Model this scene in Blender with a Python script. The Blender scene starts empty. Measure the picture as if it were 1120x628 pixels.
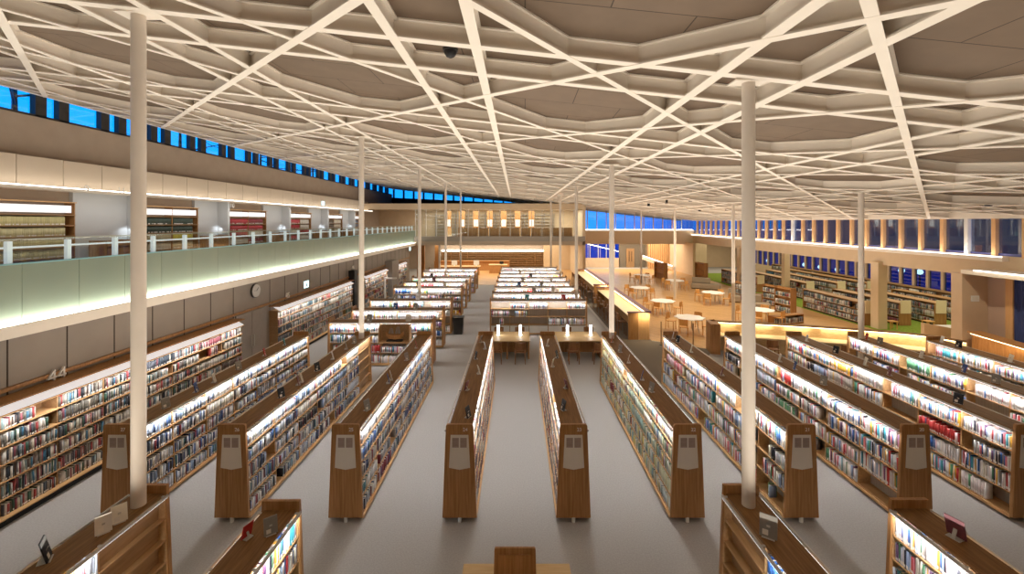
import bpy, math, random
import numpy as np
from mathutils import Vector, Matrix
random.seed(7)
R = random.Random(11)
C = bpy.context.scene.collection
F, CX, CY, H = 466.7, 565.0, 243.0, 5.27      # focal length in pixels, vanishing point, eye height

def proj(x, y, z): return CX + F*x/y, CY + F*(H-z)/y

# ------------------------------------------------------------------ materials
def srgb(r, g, b):
    f = lambda c: (c/255/12.92) if c/255 <= .04045 else ((c/255+.055)/1.055)**2.4
    return (f(r), f(g), f(b), 1)
def mat(name, col, rough=.6, metal=0, emit=None, estr=0, spec=.3):
    m = bpy.data.materials.new(name); m.use_nodes = True
    b = m.node_tree.nodes['Principled BSDF']
    b.inputs['Base Color'].default_value = col
    b.inputs['Roughness'].default_value = rough
    b.inputs['Metallic'].default_value = metal
    b.inputs['Specular IOR Level'].default_value = spec
    if emit:
        b.inputs['Emission Color'].default_value = emit; b.inputs['Emission Strength'].default_value = estr
    return m
def noisy(name, c1, c2, scale=(1, 1, 1), nscale=8, rough=.6, detail=4, bump=0, spec=.3):
    m = mat(name, c1, rough, spec=spec); nt = m.node_tree; b = nt.nodes['Principled BSDF']
    tc = nt.nodes.new('ShaderNodeTexCoord'); mp = nt.nodes.new('ShaderNodeMapping'); n = nt.nodes.new('ShaderNodeTexNoise'); r = nt.nodes.new('ShaderNodeValToRGB')
    mp.inputs['Scale'].default_value = scale; n.inputs['Scale'].default_value = nscale; n.inputs['Detail'].default_value = detail
    r.color_ramp.elements[0].position = .32; r.color_ramp.elements[1].position = .68
    r.color_ramp.elements[0].color = c1; r.color_ramp.elements[1].color = c2
    L = nt.links.new
    L(tc.outputs['Object'], mp.inputs['Vector']); L(mp.outputs['Vector'], n.inputs['Vector']); L(n.outputs['Fac'], r.inputs['Fac']); L(r.outputs['Color'], b.inputs['Base Color'])
    if bump:
        bp = nt.nodes.new('ShaderNodeBump'); bp.inputs['Strength'].default_value = bump; bp.inputs['Distance'].default_value = .01
        L(n.outputs['Fac'], bp.inputs['Height']); L(bp.outputs['Normal'], b.inputs['Normal'])
    return m
def bricky(name, c1, c2, cm, bw, rh, mortar=.01, rough=.5, rot=0, spec=.3):
    m = mat(name, c1, rough, spec=spec); nt = m.node_tree; b = nt.nodes['Principled BSDF']; L = nt.links.new
    tc = nt.nodes.new('ShaderNodeTexCoord'); mp = nt.nodes.new('ShaderNodeMapping'); br = nt.nodes.new('ShaderNodeTexBrick')
    mp.inputs['Rotation'].default_value = (0, 0, rot)
    br.inputs['Color1'].default_value = c1; br.inputs['Color2'].default_value = c2; br.inputs['Mortar'].default_value = cm
    br.inputs['Scale'].default_value = 1; br.inputs['Brick Width'].default_value = bw; br.inputs['Row Height'].default_value = rh
    br.inputs['Mortar Size'].default_value = mortar; br.inputs['Bias'].default_value = 0
    n = nt.nodes.new('ShaderNodeTexNoise'); n.inputs['Scale'].default_value = 3
    mx = nt.nodes.new('ShaderNodeMix'); mx.data_type = 'RGBA'; mx.blend_type = 'MULTIPLY'; mx.inputs['Factor'].default_value = .25
    L(tc.outputs['Object'], mp.inputs['Vector']); L(mp.outputs['Vector'], br.inputs['Vector']); L(tc.outputs['Object'], n.inputs['Vector'])
    L(br.outputs['Color'], mx.inputs['A']); L(n.outputs['Fac'], mx.inputs['B']); L(mx.outputs['Result'], b.inputs['Base Color'])
    return m
def glassy(name, tint, gloss=.08, rough=.02):
    m = bpy.data.materials.new(name); m.use_nodes = True; nt = m.node_tree; nt.nodes.clear(); L = nt.links.new
    o = nt.nodes.new('ShaderNodeOutputMaterial'); t = nt.nodes.new('ShaderNodeBsdfTransparent'); g = nt.nodes.new('ShaderNodeBsdfGlossy'); x = nt.nodes.new('ShaderNodeMixShader')
    t.inputs['Color'].default_value = tint; g.inputs['Roughness'].default_value = rough; x.inputs['Fac'].default_value = gloss
    L(t.outputs[0], x.inputs[1]); L(g.outputs[0], x.inputs[2]); L(x.outputs[0], o.inputs['Surface'])
    return m
def attr_mat(name, rough=.5):
    m = mat(name, (1, 1, 1, 1), rough); nt = m.node_tree
    a = nt.nodes.new('ShaderNodeAttribute'); a.attribute_name = 'Col'
    nt.links.new(a.outputs['Color'], nt.nodes['Principled BSDF'].inputs['Base Color']); return m
def objcol_mat(name, rough=.5):
    m = mat(name, (1, 1, 1, 1), rough); nt = m.node_tree
    a = nt.nodes.new('ShaderNodeObjectInfo')
    nt.links.new(a.outputs['Color'], nt.nodes['Principled BSDF'].inputs['Base Color']); return m

M = {}
M['walnut'] = noisy('walnut', srgb(148, 104, 60), srgb(178, 130, 82), (9, 9, .5), 4, .45, 6)
M['walnut_top'] = noisy('walnut_top', srgb(112, 78, 46), srgb(140, 102, 62), (9, .5, 9), 4, .5, 6, spec=.12)
M['oak'] = noisy('oak', srgb(190, 148, 100), srgb(210, 168, 118), (6, .6, 6), 4, .5, 5)
M['oak_end'] = noisy('oak_end', srgb(190, 148, 100), srgb(210, 168, 118), (6, 6, .6), 4, .5, 5)
M['oak_desk'] = noisy('oak_desk', srgb(210, 176, 124), srgb(226, 196, 146), (.6, 6, 6), 4, .5, 5)
M['shelf_in'] = noisy('shelf_in', srgb(148, 114, 78), srgb(168, 132, 94), (6, .6, 6), 4, .6, 5)
M['orange_wood'] = noisy('orange_wood', srgb(168, 116, 66), srgb(190, 138, 86), (8, 8, .6), 4, .5, 5)
M['chair_wood'] = noisy('chair_wood', srgb(206, 150, 84), srgb(222, 170, 104), (6, 6, 1), 4, .45)
M['chair_dark'] = noisy('chair_dark', srgb(120, 78, 44), srgb(140, 96, 58), (6, 6, 1), 4, .45)
M['carpet'] = noisy('carpet', srgb(164, 162, 160), srgb(178, 176, 174), (1, 1, 1), 40, .95, 8, .3, .05)
M['carpet_dark'] = noisy('carpet_dark', srgb(112, 104, 95), srgb(126, 118, 108), (1, 1, 1), 40, .95, 8, .3, .05)
M['carpet_green'] = noisy('carpet_green', srgb(112, 136, 52), srgb(138, 162, 70), (1, 1, 1), 10, .95, 6, .2, .05)
M['wood_floor'] = bricky('wood_floor', srgb(198, 152, 96), srgb(214, 170, 114), srgb(172, 126, 76), 1.6, .14, .004, .35, math.pi/4)
M['cream'] = noisy('cream_paint', srgb(236, 226, 212), srgb(240, 230, 216), (1, 1, 1), 3, .55)
M['column'] = noisy('column_paint', srgb(214, 202, 188), srgb(220, 208, 194), (1, 1, 1), 3, .4)
M['ceil'] = bricky('ceiling_board', srgb(122, 103, 86), srgb(116, 98, 81), srgb(66, 54, 44), 1.82, .91, .008, .75, .02)
M['wall_brown'] = noisy('wall_brown', srgb(172, 154, 136), srgb(178, 160, 142), (1, 1, 1), 2, .7)
M['wall_taupe'] = noisy('wall_taupe', srgb(140, 130, 121), srgb(146, 136, 126), (1, 1, 1), 2, .6)
M['seam'] = mat('seam_dark', srgb(60, 50, 42), .8)
M['beige'] = noisy('beige_wall', srgb(206, 182, 150), srgb(212, 188, 156), (1, 1, 1), 2, .7)
M['beige2'] = noisy('beige_pillar', srgb(204, 178, 150), srgb(210, 184, 156), (1, 1, 1), 2, .7)
M['white'] = noisy('white_paint', srgb(228, 226, 222), srgb(234, 232, 228), (1, 1, 1), 4, .5)
M['offwhite'] = noisy('notice_paper', srgb(222, 216, 206), srgb(228, 222, 212), (1, 1, 1), 4, .6)
M['print'] = noisy('printed_card', srgb(150, 132, 124), srgb(172, 156, 146), (1, 8, 30), 6, .6)
M['metal'] = noisy('grey_metal', srgb(186, 182, 176), srgb(196, 192, 186), (1, 1, 1), 4, .35)
M['darkmetal'] = noisy('dark_metal', srgb(46, 44, 42), srgb(56, 53, 50), (1, 1, 1), 4, .45)
M['black'] = noisy('black_plastic', srgb(26, 26, 28), srgb(34, 34, 36), (1, 1, 1), 4, .5)
M['grey_door'] = noisy('grey_door', srgb(142, 134, 126), srgb(150, 142, 134), (1, 1, 1), 3, .5)
M['grey_fab'] = noisy('grey_fabric', srgb(150, 142, 130), srgb(164, 156, 144), (1, 1, 1), 30, .9)
M['cream_fab'] = noisy('cream_fabric', srgb(226, 208, 172), srgb(234, 218, 184), (1, 1, 1), 30, .9)
M['glass'] = glassy('clear_glass', (.9, .95, .95, 1), .07)
M['glass_wing'] = glassy('tinted_wing_glass', (.34, .46, .52, 1), .12)
M['glass_dark'] = glassy('dark_window_glass', (.75, .8, .9, 1), .16)
M['purple'] = noisy('purple_top', srgb(128, 96, 106), srgb(140, 108, 116), (1, 1, 1), 4, .5)
M['curtain'] = noisy('blue_curtain', srgb(58, 70, 120), srgb(74, 88, 142), (10, 10, .5), 4, .9)
M['frame_wood'] = noisy('mullion_wood', srgb(208, 160, 108), srgb(222, 176, 124), (8, 8, .6), 4, .5)
M['bookpages'] = noisy('book_pages', srgb(226, 220, 206), srgb(236, 230, 216), (1, 30, 1), 6, .8)
M['bookcover'] = objcol_mat('book_cover'); M['bookattr'] = attr_mat('book_mass')
M['table_white'] = noisy('table_white', srgb(248, 246, 244), srgb(252, 250, 248), (1, 1, 1), 4, .4)
M['shelf_shaded'] = noisy('shelf_board', srgb(166, 126, 82), srgb(184, 144, 98), (6, .6, 6), 4, .5, 5)  # board brown darkened to carry the shade on the shelves
M['slat_back'] = noisy('slat_back', srgb(176, 164, 150), srgb(148, 136, 124), (1, 60, .3), 2, .6)
M['sticker'] = noisy('spine_sticker', srgb(236, 234, 230), srgb(240, 238, 234), (1, 1, 1), 4, .6)
M['sofa'] = noisy('sofa_cloth', srgb(152, 138, 120), srgb(164, 150, 132), (1, 1, 1), 30, .9)
def emis(name, col, s): return mat(name, (.8, .8, .8, 1), .5, 0, col, s)
M['led'] = emis('led_white', (1, .93, .82, 1), 5)
M['led_cool'] = emis('led_cool', (.95, .97, 1, 1), 2)
M['led_warm'] = emis('led_warm', (1, .78, .42, 1), 5)
M['lamp_white'] = emis('lamp_white', (1, .97, .92, 1), 10)
M['header'] = emis('header_light_panel', (.96, .97, 1, 1), .5)
M['exit'] = emis('exit_sign_face', (.45, .9, 1, 1), 2.2)
M['globe'] = emis('globe_light', (1, .97, .9, 1), 6)
M['post_glow'] = emis('balustrade_white_glow', (.88, .96, 1, 1), .35)  # posts and inner rail are no lamps; their lit look is emission
M['glass_edge'] = noisy('glass_edge', srgb(150, 160, 140), srgb(170, 176, 156), (1, 1, 1), 4, .3)
def frosted():
    m = bpy.data.materials.new('frosted_green_glass'); m.use_nodes = True; nt = m.node_tree
    b = nt.nodes['Principled BSDF']; b.inputs['Base Color'].default_value = srgb(112, 126, 108); b.inputs['Roughness'].default_value = .25
    n = nt.nodes.new('ShaderNodeTexNoise'); n.inputs['Scale'].default_value = 1.2
    r = nt.nodes.new('ShaderNodeValToRGB'); r.color_ramp.elements[0].color = srgb(110, 126, 112); r.color_ramp.elements[1].color = srgb(126, 138, 118)
    nt.links.new(n.outputs['Fac'], r.inputs['Fac']); nt.links.new(r.outputs['Color'], b.inputs['Base Color'])
    return m
M['frost'] = frosted()

# ------------------------------------------------------------------ mesh builder
BOXF = [(0, 3, 2, 1), (4, 5, 6, 7), (0, 1, 5, 4), (1, 2, 6, 5), (2, 3, 7, 6), (3, 0, 4, 7)]
class MB:
    def __init__(s): s.v = []; s.f = []; s.m = []
    def hexa(s, pts, mi=0):
        o = len(s.v); s.v += [tuple(p) for p in pts]; s.f += [tuple(o+i for i in q) for q in BOXF]; s.m += [mi]*6; return s
    def box(s, x0, x1, y0, y1, z0, z1, mi=0):
        return s.hexa([(x0, y0, z0), (x1, y0, z0), (x1, y1, z0), (x0, y1, z0), (x0, y0, z1), (x1, y0, z1), (x1, y1, z1), (x0, y1, z1)], mi)
    def bar(s, p, q, w, h, mi=0):
        p, q = Vector(p), Vector(q); d = (q-p).normalized(); up = Vector((0, 0, 1)) if abs(d.z) < .95 else Vector((0, 1, 0))
        a = d.cross(up).normalized()*w/2; b = a.cross(d).normalized()*h/2
        return s.hexa([p-a-b, p+a-b, q+a-b, q-a-b, p-a+b, p+a+b, q+a+b, q-a+b], mi)
    def prism(s, poly, axis, a, b, mi=0):
        def P(u, v, w): return (w, u, v) if axis == 'x' else (u, w, v) if axis == 'y' else (u, v, w)
        n = len(poly); o = len(s.v)
        s.v += [P(u, v, a) for u, v in poly] + [P(u, v, b) for u, v in poly]
        s.f += [tuple(o+i for i in reversed(range(n))), tuple(o+n+i for i in range(n))]
        s.f += [(o+i, o+(i+1) % n, o+n+(i+1) % n, o+n+i) for i in range(n)]; s.m += [mi]*(n+2); return s
    def tube(s, p, q, r, seg=16, r2=None, mi=0):
        r2 = r if r2 is None else r2
        p, q = Vector(p), Vector(q); d = (q-p).normalized(); up = Vector((0, 0, 1)) if abs(d.z) < .9 else Vector((1, 0, 0))
        a = d.cross(up).normalized(); b = d.cross(a); o = len(s.v)
        for c, rr in ((p, r), (q, r2)):
            for i in range(seg):
                t = 2*math.pi*i/seg; s.v.append(tuple(c+(a*math.cos(t)+b*math.sin(t))*rr))
        s.f += [(o+i, o+(i+1) % seg, o+seg+(i+1) % seg, o+seg+i) for i in range(seg)]
        s.f += [tuple(o+i for i in reversed(range(seg))), tuple(o+seg+i for i in range(seg))]; s.m += [mi]*(seg+2); return s
    def lathe(s, prof, seg=20, c=(0, 0), mi=0):
        o = len(s.v); n = len(prof)
        for r, z in prof:
            for i in range(seg):
                t = 2*math.pi*i/seg; s.v.append((c[0]+r*math.cos(t), c[1]+r*math.sin(t), z))
        for k in range(n-1):
            for i in range(seg):
                j = (i+1) % seg; s.f.append((o+k*seg+i, o+k*seg+j, o+(k+1)*seg+j, o+(k+1)*seg+i)); s.m.append(mi)
        s.f += [tuple(o+i for i in reversed(range(seg))), tuple(o+(n-1)*seg+i for i in range(seg))]; s.m += [mi]*2; return s
    def poly(s, pts, mi=0):
        o = len(s.v); s.v += [tuple(p) for p in pts]; s.f.append(tuple(range(o, o+len(pts)))); s.m.append(mi); return s
    def build(s, name, mats, parent=None, smooth=False, bevel=0):
        me = bpy.data.meshes.new(name); me.from_pydata(s.v, [], s.f)
        for mm in (mats if isinstance(mats, list) else [mats]): me.materials.append(M[mm] if isinstance(mm, str) else mm)
        if any(s.m): me.polygons.foreach_set('material_index', s.m)
        if smooth: me.polygons.foreach_set('use_smooth', [True]*len(s.f))
        me.update(); o = bpy.data.objects.new(name, me); C.objects.link(o)
        if parent is not None: o.parent = parent
        if bevel:
            b = o.modifiers.new('Bevel', 'BEVEL'); b.width = bevel; b.segments = 2; b.limit_method = 'ANGLE'
        if smooth:
            me.set_sharp_from_angle(angle=.7)
        return o
def tag(o, label, cat, group=None, kind='thing'):
    o['label'] = label; o['category'] = cat; o['kind'] = kind
    if group: o['group'] = group
    return o
def thing(name, label, cat, loc=(0, 0, 0), rz=0, group=None):
    o = bpy.data.objects.new(name, None); C.objects.link(o); o.empty_display_size = .1
    o.location = loc; o.rotation_euler = (0, 0, rz); return tag(o, label, cat, group)
def struct(o, label=None):
    o['kind'] = 'structure'
    if label: o['label'] = label
    return o
def dup(root, loc, rz=0, label=None, group=None):
    r = root.copy(); C.objects.link(r); r.location = loc; r.rotation_euler = (0, 0, rz)
    if label: r['label'] = label
    if group: r['group'] = group
    for ch in list(root.children):
        c = ch.copy(); C.objects.link(c); c.parent = r
        for g in ch.children:
            d = g.copy(); C.objects.link(d); d.parent = c
    return r
def text(name, body, size, mtx, m, parent=None, depth=.004):
    cu = bpy.data.curves.new(name, 'FONT'); cu.body = body; cu.size = size; cu.align_x = 'CENTER'; cu.align_y = 'CENTER'; cu.extrude = depth
    t = bpy.data.objects.new(name, cu); C.objects.link(t)
    me = bpy.data.meshes.new_from_object(t.evaluated_get(bpy.context.evaluated_depsgraph_get()))
    bpy.data.objects.remove(t); bpy.data.curves.remove(cu)
    me.materials.clear(); me.materials.append(M[m]); me.name = name
    o = bpy.data.objects.new(name, me); C.objects.link(o); o.matrix_world = mtx
    if parent is not None: o.parent = parent
    return o
def facing(d):   # text rotation so it reads when seen looking along d ('+y' camera forward, '-x' a wall on the left, '+x' a wall on the right)
    return {'+y': Matrix.Rotation(math.pi/2, 4, 'X'),
            '-x': Matrix.Rotation(math.pi/2, 4, 'Z') @ Matrix.Rotation(math.pi/2, 4, 'X')}[d]
ORD = ['first', 'second', 'third', 'fourth', 'fifth', 'sixth', 'seventh', 'eighth', 'ninth', 'tenth', 'eleventh', 'twelfth']
def nth(i):
    return str(i)+('th' if 10 <= i % 100 <= 20 else {1: 'st', 2: 'nd', 3: 'rd'}.get(i % 10, 'th'))
def area(name, loc, sx, sy, power, col, rot=(0, 0, 0), spread=math.pi):
    l = bpy.data.lights.new(name, 'AREA'); l.shape = 'RECTANGLE'; l.size = sx; l.size_y = sy; l.energy = power; l.color = col; l.spread = spread
    o = bpy.data.objects.new(name, l); C.objects.link(o); o.location = loc; o.rotation_euler = rot; return o
def spot(name, loc, power, col, ang=2.2, rot=(0, 0, 0), rad=.05):
    l = bpy.data.lights.new(name, 'SPOT'); l.energy = power; l.color = col; l.spot_size = ang; l.spot_blend = .7; l.shadow_soft_size = rad
    o = bpy.data.objects.new(name, l); C.objects.link(o); o.location = loc; o.rotation_euler = rot; return o

# ------------------------------------------------------------------ setting: floor, walls, ceiling
zc = lambda x: 7.41-.111*x                    # underside of the roof beams
XL, XR, YB = -14.0, 18.0, 48.0
struct(MB().box(-14.3, 27, -2, 52, -.2, 0).build('floor', 'carpet'))
struct(MB().box(4.55, 6.0, 14.2, 37, 0, .004).build('floor_dark_strip', 'carpet_dark'))
struct(MB().prism([(3.4, 13.9), (5.6, 13.9), (8.1, 17.6), (5.5, 19.2), (4.55, 19.2), (4.5, 15)], 'z', .001, .005).build('floor_dark_entry', 'carpet_dark'))
struct(MB().box(4.42, 4.55, 16, 36, 0, .005).build('trim_1', 'metal'))
struct(MB().prism([(6.0, 19.0), (8.1, 17.6), (12.9, 16.3), (17.5, 14.5), (17.5, 47.9), (-9, 47.9), (-9, 36.4), (4.6, 35.2), (6, 35.2)], 'z', .001, .008).build('floor_wood', 'wood_floor'))
struct(MB().box(17.5, 25.9, 15, 44, 0, .009).build('floor_green', 'carpet_green'))
# ceiling boards
c = MB(); t = .25
c.hexa([(-14.3, -2, zc(-14.3)+t), (18.3, -2, zc(18.3)+t), (18.3, 50, zc(18.3)+t), (-14.3, 50, zc(-14.3)+t),
        (-14.3, -2, zc(-14.3)+t+.2), (18.3, -2, zc(18.3)+t+.2), (18.3, 50, zc(18.3)+t+.2), (-14.3, 50, zc(-14.3)+t+.2)])
struct(c.build('ceiling', 'ceil'))
# beams of the roof lattice, each one an object
def beam(p, q, w, dz, web=.022):
    (x0, y0), (x1, y1) = p, q; d = Vector((x1-x0, y1-y0)); d.normalize(); n = Vector((-d.y, d.x))
    m = MB()
    def slab(hw, za, zb):
        m.hexa([(x0-n.x*hw, y0-n.y*hw, zc(x0-n.x*hw)+za), (x1-n.x*hw, y1-n.y*hw, zc(x1-n.x*hw)+za), (x1+n.x*hw, y1+n.y*hw, zc(x1+n.x*hw)+za), (x0+n.x*hw, y0+n.y*hw, zc(x0+n.x*hw)+za),
                (x0-n.x*hw, y0-n.y*hw, zc(x0-n.x*hw)+zb), (x1-n.x*hw, y1-n.y*hw, zc(x1-n.x*hw)+zb), (x1+n.x*hw, y1+n.y*hw, zc(x1+n.x*hw)+zb), (x0+n.x*hw, y0+n.y*hw, zc(x0+n.x*hw)+zb)])
    slab(w/2, dz, dz+.022); slab(web/2, dz+.02, .25); slab(w/2, .225, .246)
    return struct(m.build('beam', 'cream'))
Xa, Xb, Ya, Yb = -13.9, 17.9, -1.5, 47.8
for k in range(-1, 11):
    for s in (-.505, .505): beam((Xa, 5.87+4.1*k+s), (Xb, 5.87+4.1*k+s), .13, 0)
for k in range(-3, 5):
    for s in (-.52, .52):
        x = -1.03+4.1*k+s
        if Xa < x < Xb: beam((x, Ya), (x, Yb), .135, -.003)
def clip(px, py, dx, dy):
    lo, hi = -1e9, 1e9
    for o_, d_, a_, b_ in ((px, dx, Xa, Xb), (py, dy, Ya, Yb)):
        t0, t1 = (a_-o_)/d_, (b_-o_)/d_; lo = max(lo, min(t0, t1)); hi = min(hi, max(t0, t1))
    return (None if hi-lo < 1 else ((px+dx*lo, py+dy*lo), (px+dx*hi, py+dy*hi)))
for k in range(-14, 6):
    g = clip(-.62+4.1*k, 0, 1, 1)
    if g: beam(*g, .105, -.006)
for k in range(-4, 17):
    g = clip(2.8+4.1*k, 0, -1, 1)
    if g: beam(*g, .115, -.009)

# left side: lower wall, door, upper floor, balustrade, bulkhead, clerestory
XW = -9.25
struct(MB().box(XW-.3, XW, -2, 36.8, 0, 3.2).build('wall_left', 'wall_taupe'))
m = MB()
for k in range(36):
    y = 4.66+1.03*k
    if y < 36.5 and not 14.0 < y < 15.6: m.box(XW, XW+.006, y-.012, y+.012, .1, 3.19)
struct(m.build('trim_2', 'seam'))
struct(MB().box(XW, XW+.05, -1, 36.6, 2.2, 2.27).build('trim_3', 'walnut'))
d = struct(MB().box(XW, XW+.04, 14.02, 15.72, 0, 2.17).box(XW+.04, XW+.046, 14.86, 14.88, .02, 2.15).build('door_1', 'grey_door'))
for y in (14.78, 14.93): MB().tube((XW+.07, y, .95), (XW+.07, y, 1.35), .014).build('door_handle', 'metal', d)
struct(MB().box(-14.3, -9.15, -2, 48, 3.2, 3.75).build('floor_upper', 'wall_taupe'))
struct(MB().box(-9.18, -8.98, -2, 38.2, 3.19, 3.42).build('trim_4', 'cream', bevel=.02))
struct(MB().box(-9.1, -9.0, -2, 38.2, 3.42, 3.436).build('trim_5', 'led'))
bal = thing('balustrade', 'long glass balustrade with frosted green base along the left upper floor', 'balustrade', (-9.12, 0, 3.42))
for k in range(-2, 37):
    y = .65+1.03*k
    MB().box(-.01, .01, y+.004, y+1.026, .01, 1.08).build('frosted_panel', 'frost', bal)
    MB().box(-.006, .006, y+.006, y+1.024, 1.09, 1.53).build('clear_panel', 'glass', bal)
    MB().box(-.14, -.07, y-.16, y-.08, .5, 1.5).build('post', 'post_glow', bal)
MB().box(-.012, .012, -2, 38, 1.53, 1.545).build('handrail', 'glass_edge', bal)
MB().box(-.02, .025, -2, 38, 1.075, 1.10).build('glass_clamp', mat('clamp_blue', srgb(120, 168, 176), .4), bal)
MB().box(-.2, -.14, -2, 38, 1.36, 1.395).build('inner_rail', 'post_glow', bal)
struct(MB().box(XL-.3, XL, -2, 48, 0, 8.38).build('wall_left_upper', 'wall_brown'))
m = MB()
for k in range(32):
    y = 3.2+1.2*k
    if y < 38.5: m.box(-13.7, -13.6, y+.01, y+1.19, 6.32, 7.12)
struct(m.build('wall_left_bulkhead', mat('bulkhead_cream', srgb(200, 184, 164), .6))); struct(MB().box(-14, -13.66, 2, 39.6, 6.3, 7.1).build('wall_left_bulkhead_core', 'seam'))
struct(MB().box(-13.99, -13.35, 2, 39.6, 6.2, 6.27).build('trim_6', 'cream'))
struct(MB().box(-13.42, -13.36, 2, 39.6, 6.271, 6.30).build('trim_7', 'led'))
# clerestory on the left: posts wide and narrow by turns
m = MB(); y = 5.2; k = 0
while y < 47.5:
    m.box(-14.15, -13.98, y, y+.30, 8.36, 9.25); y += .30 + (1.02 if k % 2 == 0 else .34); k += 1
struct(m.box(-14.15, -13.98, -2, 48, 8.34, 8.40).build('window_1', 'darkmetal'))
struct(MB().box(-14.1, -14.09, -2, 48, 8.4, 9.2).build('window_pane_left', 'glass'))
# rear wall of the hall with its own band of small windows
zb = lambda x: zc(x)
struct(MB().box(-14.3, 6.1, 48.0, 48.3, 0, 7.45).build('wall_back', 'wall_brown'))
m = MB(); x = -13.9
m.hexa([(-14, 47.9, 7.4), (6.1, 47.9, 6.3), (6.1, 48.1, 6.3), (-14, 48.1, 7.4), (-14, 47.9, 8.02), (6.1, 47.9, 7.12), (6.1, 48.1, 7.12), (-14, 48.1, 8.02)])
while x < 6: m.box(x, x+.18, 47.9, 48.1, 7, 9.2); x += 1.12
struct(m.build('window_2', 'black'))
struct(MB().box(-14, 6.1, 48.02, 48.03, 7, 9.2).build('window_pane_back', 'glass'))
# upper room at the rear with full glazing
struct(MB().box(-9.15, 6.1, 38.2, 48, 3.2, 3.75).build('floor_upper_back', 'wall_taupe'))
struct(MB().box(-9.1, 6.1, 38.0, 38.2, 3.2, 3.55).build('trim_8', mat('fascia_low', srgb(176, 160, 140), .6)))
struct(MB().box(-9.1, 6.1, 37.9, 38.2, 3.55, 4.0).build('trim_9', mat('fascia_grey', srgb(150, 142, 132), .6)))
struct(MB().box(-14, 6.1, 38.0, 47.9, 6.45, 6.75).build('ceiling_back_room', 'beige'))
struct(MB().box(-14, 6.1, 37.95, 38.1, 6.40, 6.92).build('trim_10', 'beige'))
g = struct(MB().box(-9.0, 6.05, 38.12, 38.13, 4.0, 6.42).build('window_3', 'glass'))
m = MB()
for k in range(17): m.box(-9.05+.943*k, -9.01+.943*k, 38.08, 38.18, 4.0, 6.42)
struct(m.build('window_frame_back', 'metal'))
struct(MB().box(5.9, 6.15, 38.0, 48, 0, 6.9).build('wall_back_side', 'beige'))
struct(MB().box(-14, 6.0, 43.5, 43.7, 3.75, 6.5).build('wall_back_room', 'beige'))
# right side: upper windows and fascia, rear right windows
zl = lambda y: 4.02+.004*(y-16)
m = MB()
m.hexa([(18.0, 13, 3.16), (18.4, 13, 3.16), (18.4, 43.6, 3.16), (18.0, 43.6, 3.16), (18.0, 13, 4.0), (18.4, 13, 4.0), (18.4, 43.6, 4.12), (18.0, 43.6, 4.12)])
struct(m.build('wall_right_fascia', 'beige'))
struct(MB().box(17.75, 18.0, 15.6, 43.4, 3.82, 3.97).build('trim_11', 'cream'))
struct(MB().box(17.77, 17.86, 15.7, 43.4, 3.97, 4.0).build('trim_12', 'led'))
m = MB()
for k in range(-3, 29):
    y = 16.07+.98*k
    if y < 43.3: m.box(17.95, 18.12, y-.07, y+.07, 3.98, 5.6, 1 if k in (1, 12, 20) else 0)
struct(m.build('window_4', ['frame_wood', 'white']))
struct(MB().box(18.08, 18.09, 13, 43.5, 4.0, 5.6).build('window_pane_right', 'glass_dark'))
struct(MB().box(17.88, 18.12, 13, 43.5, 5.40, 5.66).build('trim_19', 'cream'))
struct(MB().box(18.06, 18.2, 13, 43.5, 4.0, 4.1).build('trim_13', mat('blue_sill', srgb(70, 70, 130), .4)))
struct(MB().box(6.1, 18.3, 43.5, 43.8, 3.03, 4.45).build('wall_back_fascia', mat('fascia_light', srgb(238, 218, 188), .7)))
struct(MB().box(6.1, 17.9, 43.3, 43.4, 4.45, 4.52).build('trim_14', 'led'))
struct(MB().box(6.1, 18.0, 43.25, 43.5, 4.36, 4.45).build('trim_15', 'cream'))
m = MB()
for k in range(11): m.box(7.2+.96*k, 7.27+.96*k, 43.5, 43.62, 4.45, zc(7.2+.96*k)+.2, 1 if k in (3, 10) else 0)
struct(m.build('window_5', ['frame_wood', 'white']))
struct(MB().box(6.1, 18, 43.56, 43.57, 4.45, 6.9).build('window_pane_back_right', 'glass'))
# low wing on the right (children's area): ceiling, window wall
struct(MB().box(18.2, 26.4, 13, 52, 3.2, 3.5).build('ceiling_wing', 'beige'))
struct(MB().box(6.1, 18.3, 43.8, 52, 3.1, 3.4).build('ceiling_lobby', 'beige'))
struct(MB().box(25.9, 26.2, 13, 50, 0, .8).build('wall_right', 'beige'))
m = MB()
for k in range(38): m.box(25.9, 26.1, 14.5+.95*k, 14.66+.95*k, .8, 3.2)
struct(m.build('window_6', 'beige2'))
struct(MB().box(26.0, 26.01, 13, 50, .8, 3.2).build('window_pane_wing', 'glass_wing'))
struct(MB().box(13, 26.2, 50, 50.3, 0, 3.3).build('wall_back_right', 'beige'))
m = MB()
for (x, y, w) in ((18.0, 21.2, .23), (19.3, 30.6, .2), (18.1, 34.5, .2)):
    struct(MB().box(x-w, x+w, y-w, y+w, 0, 3.3).build('pillar', 'beige', bevel=.02))
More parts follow.
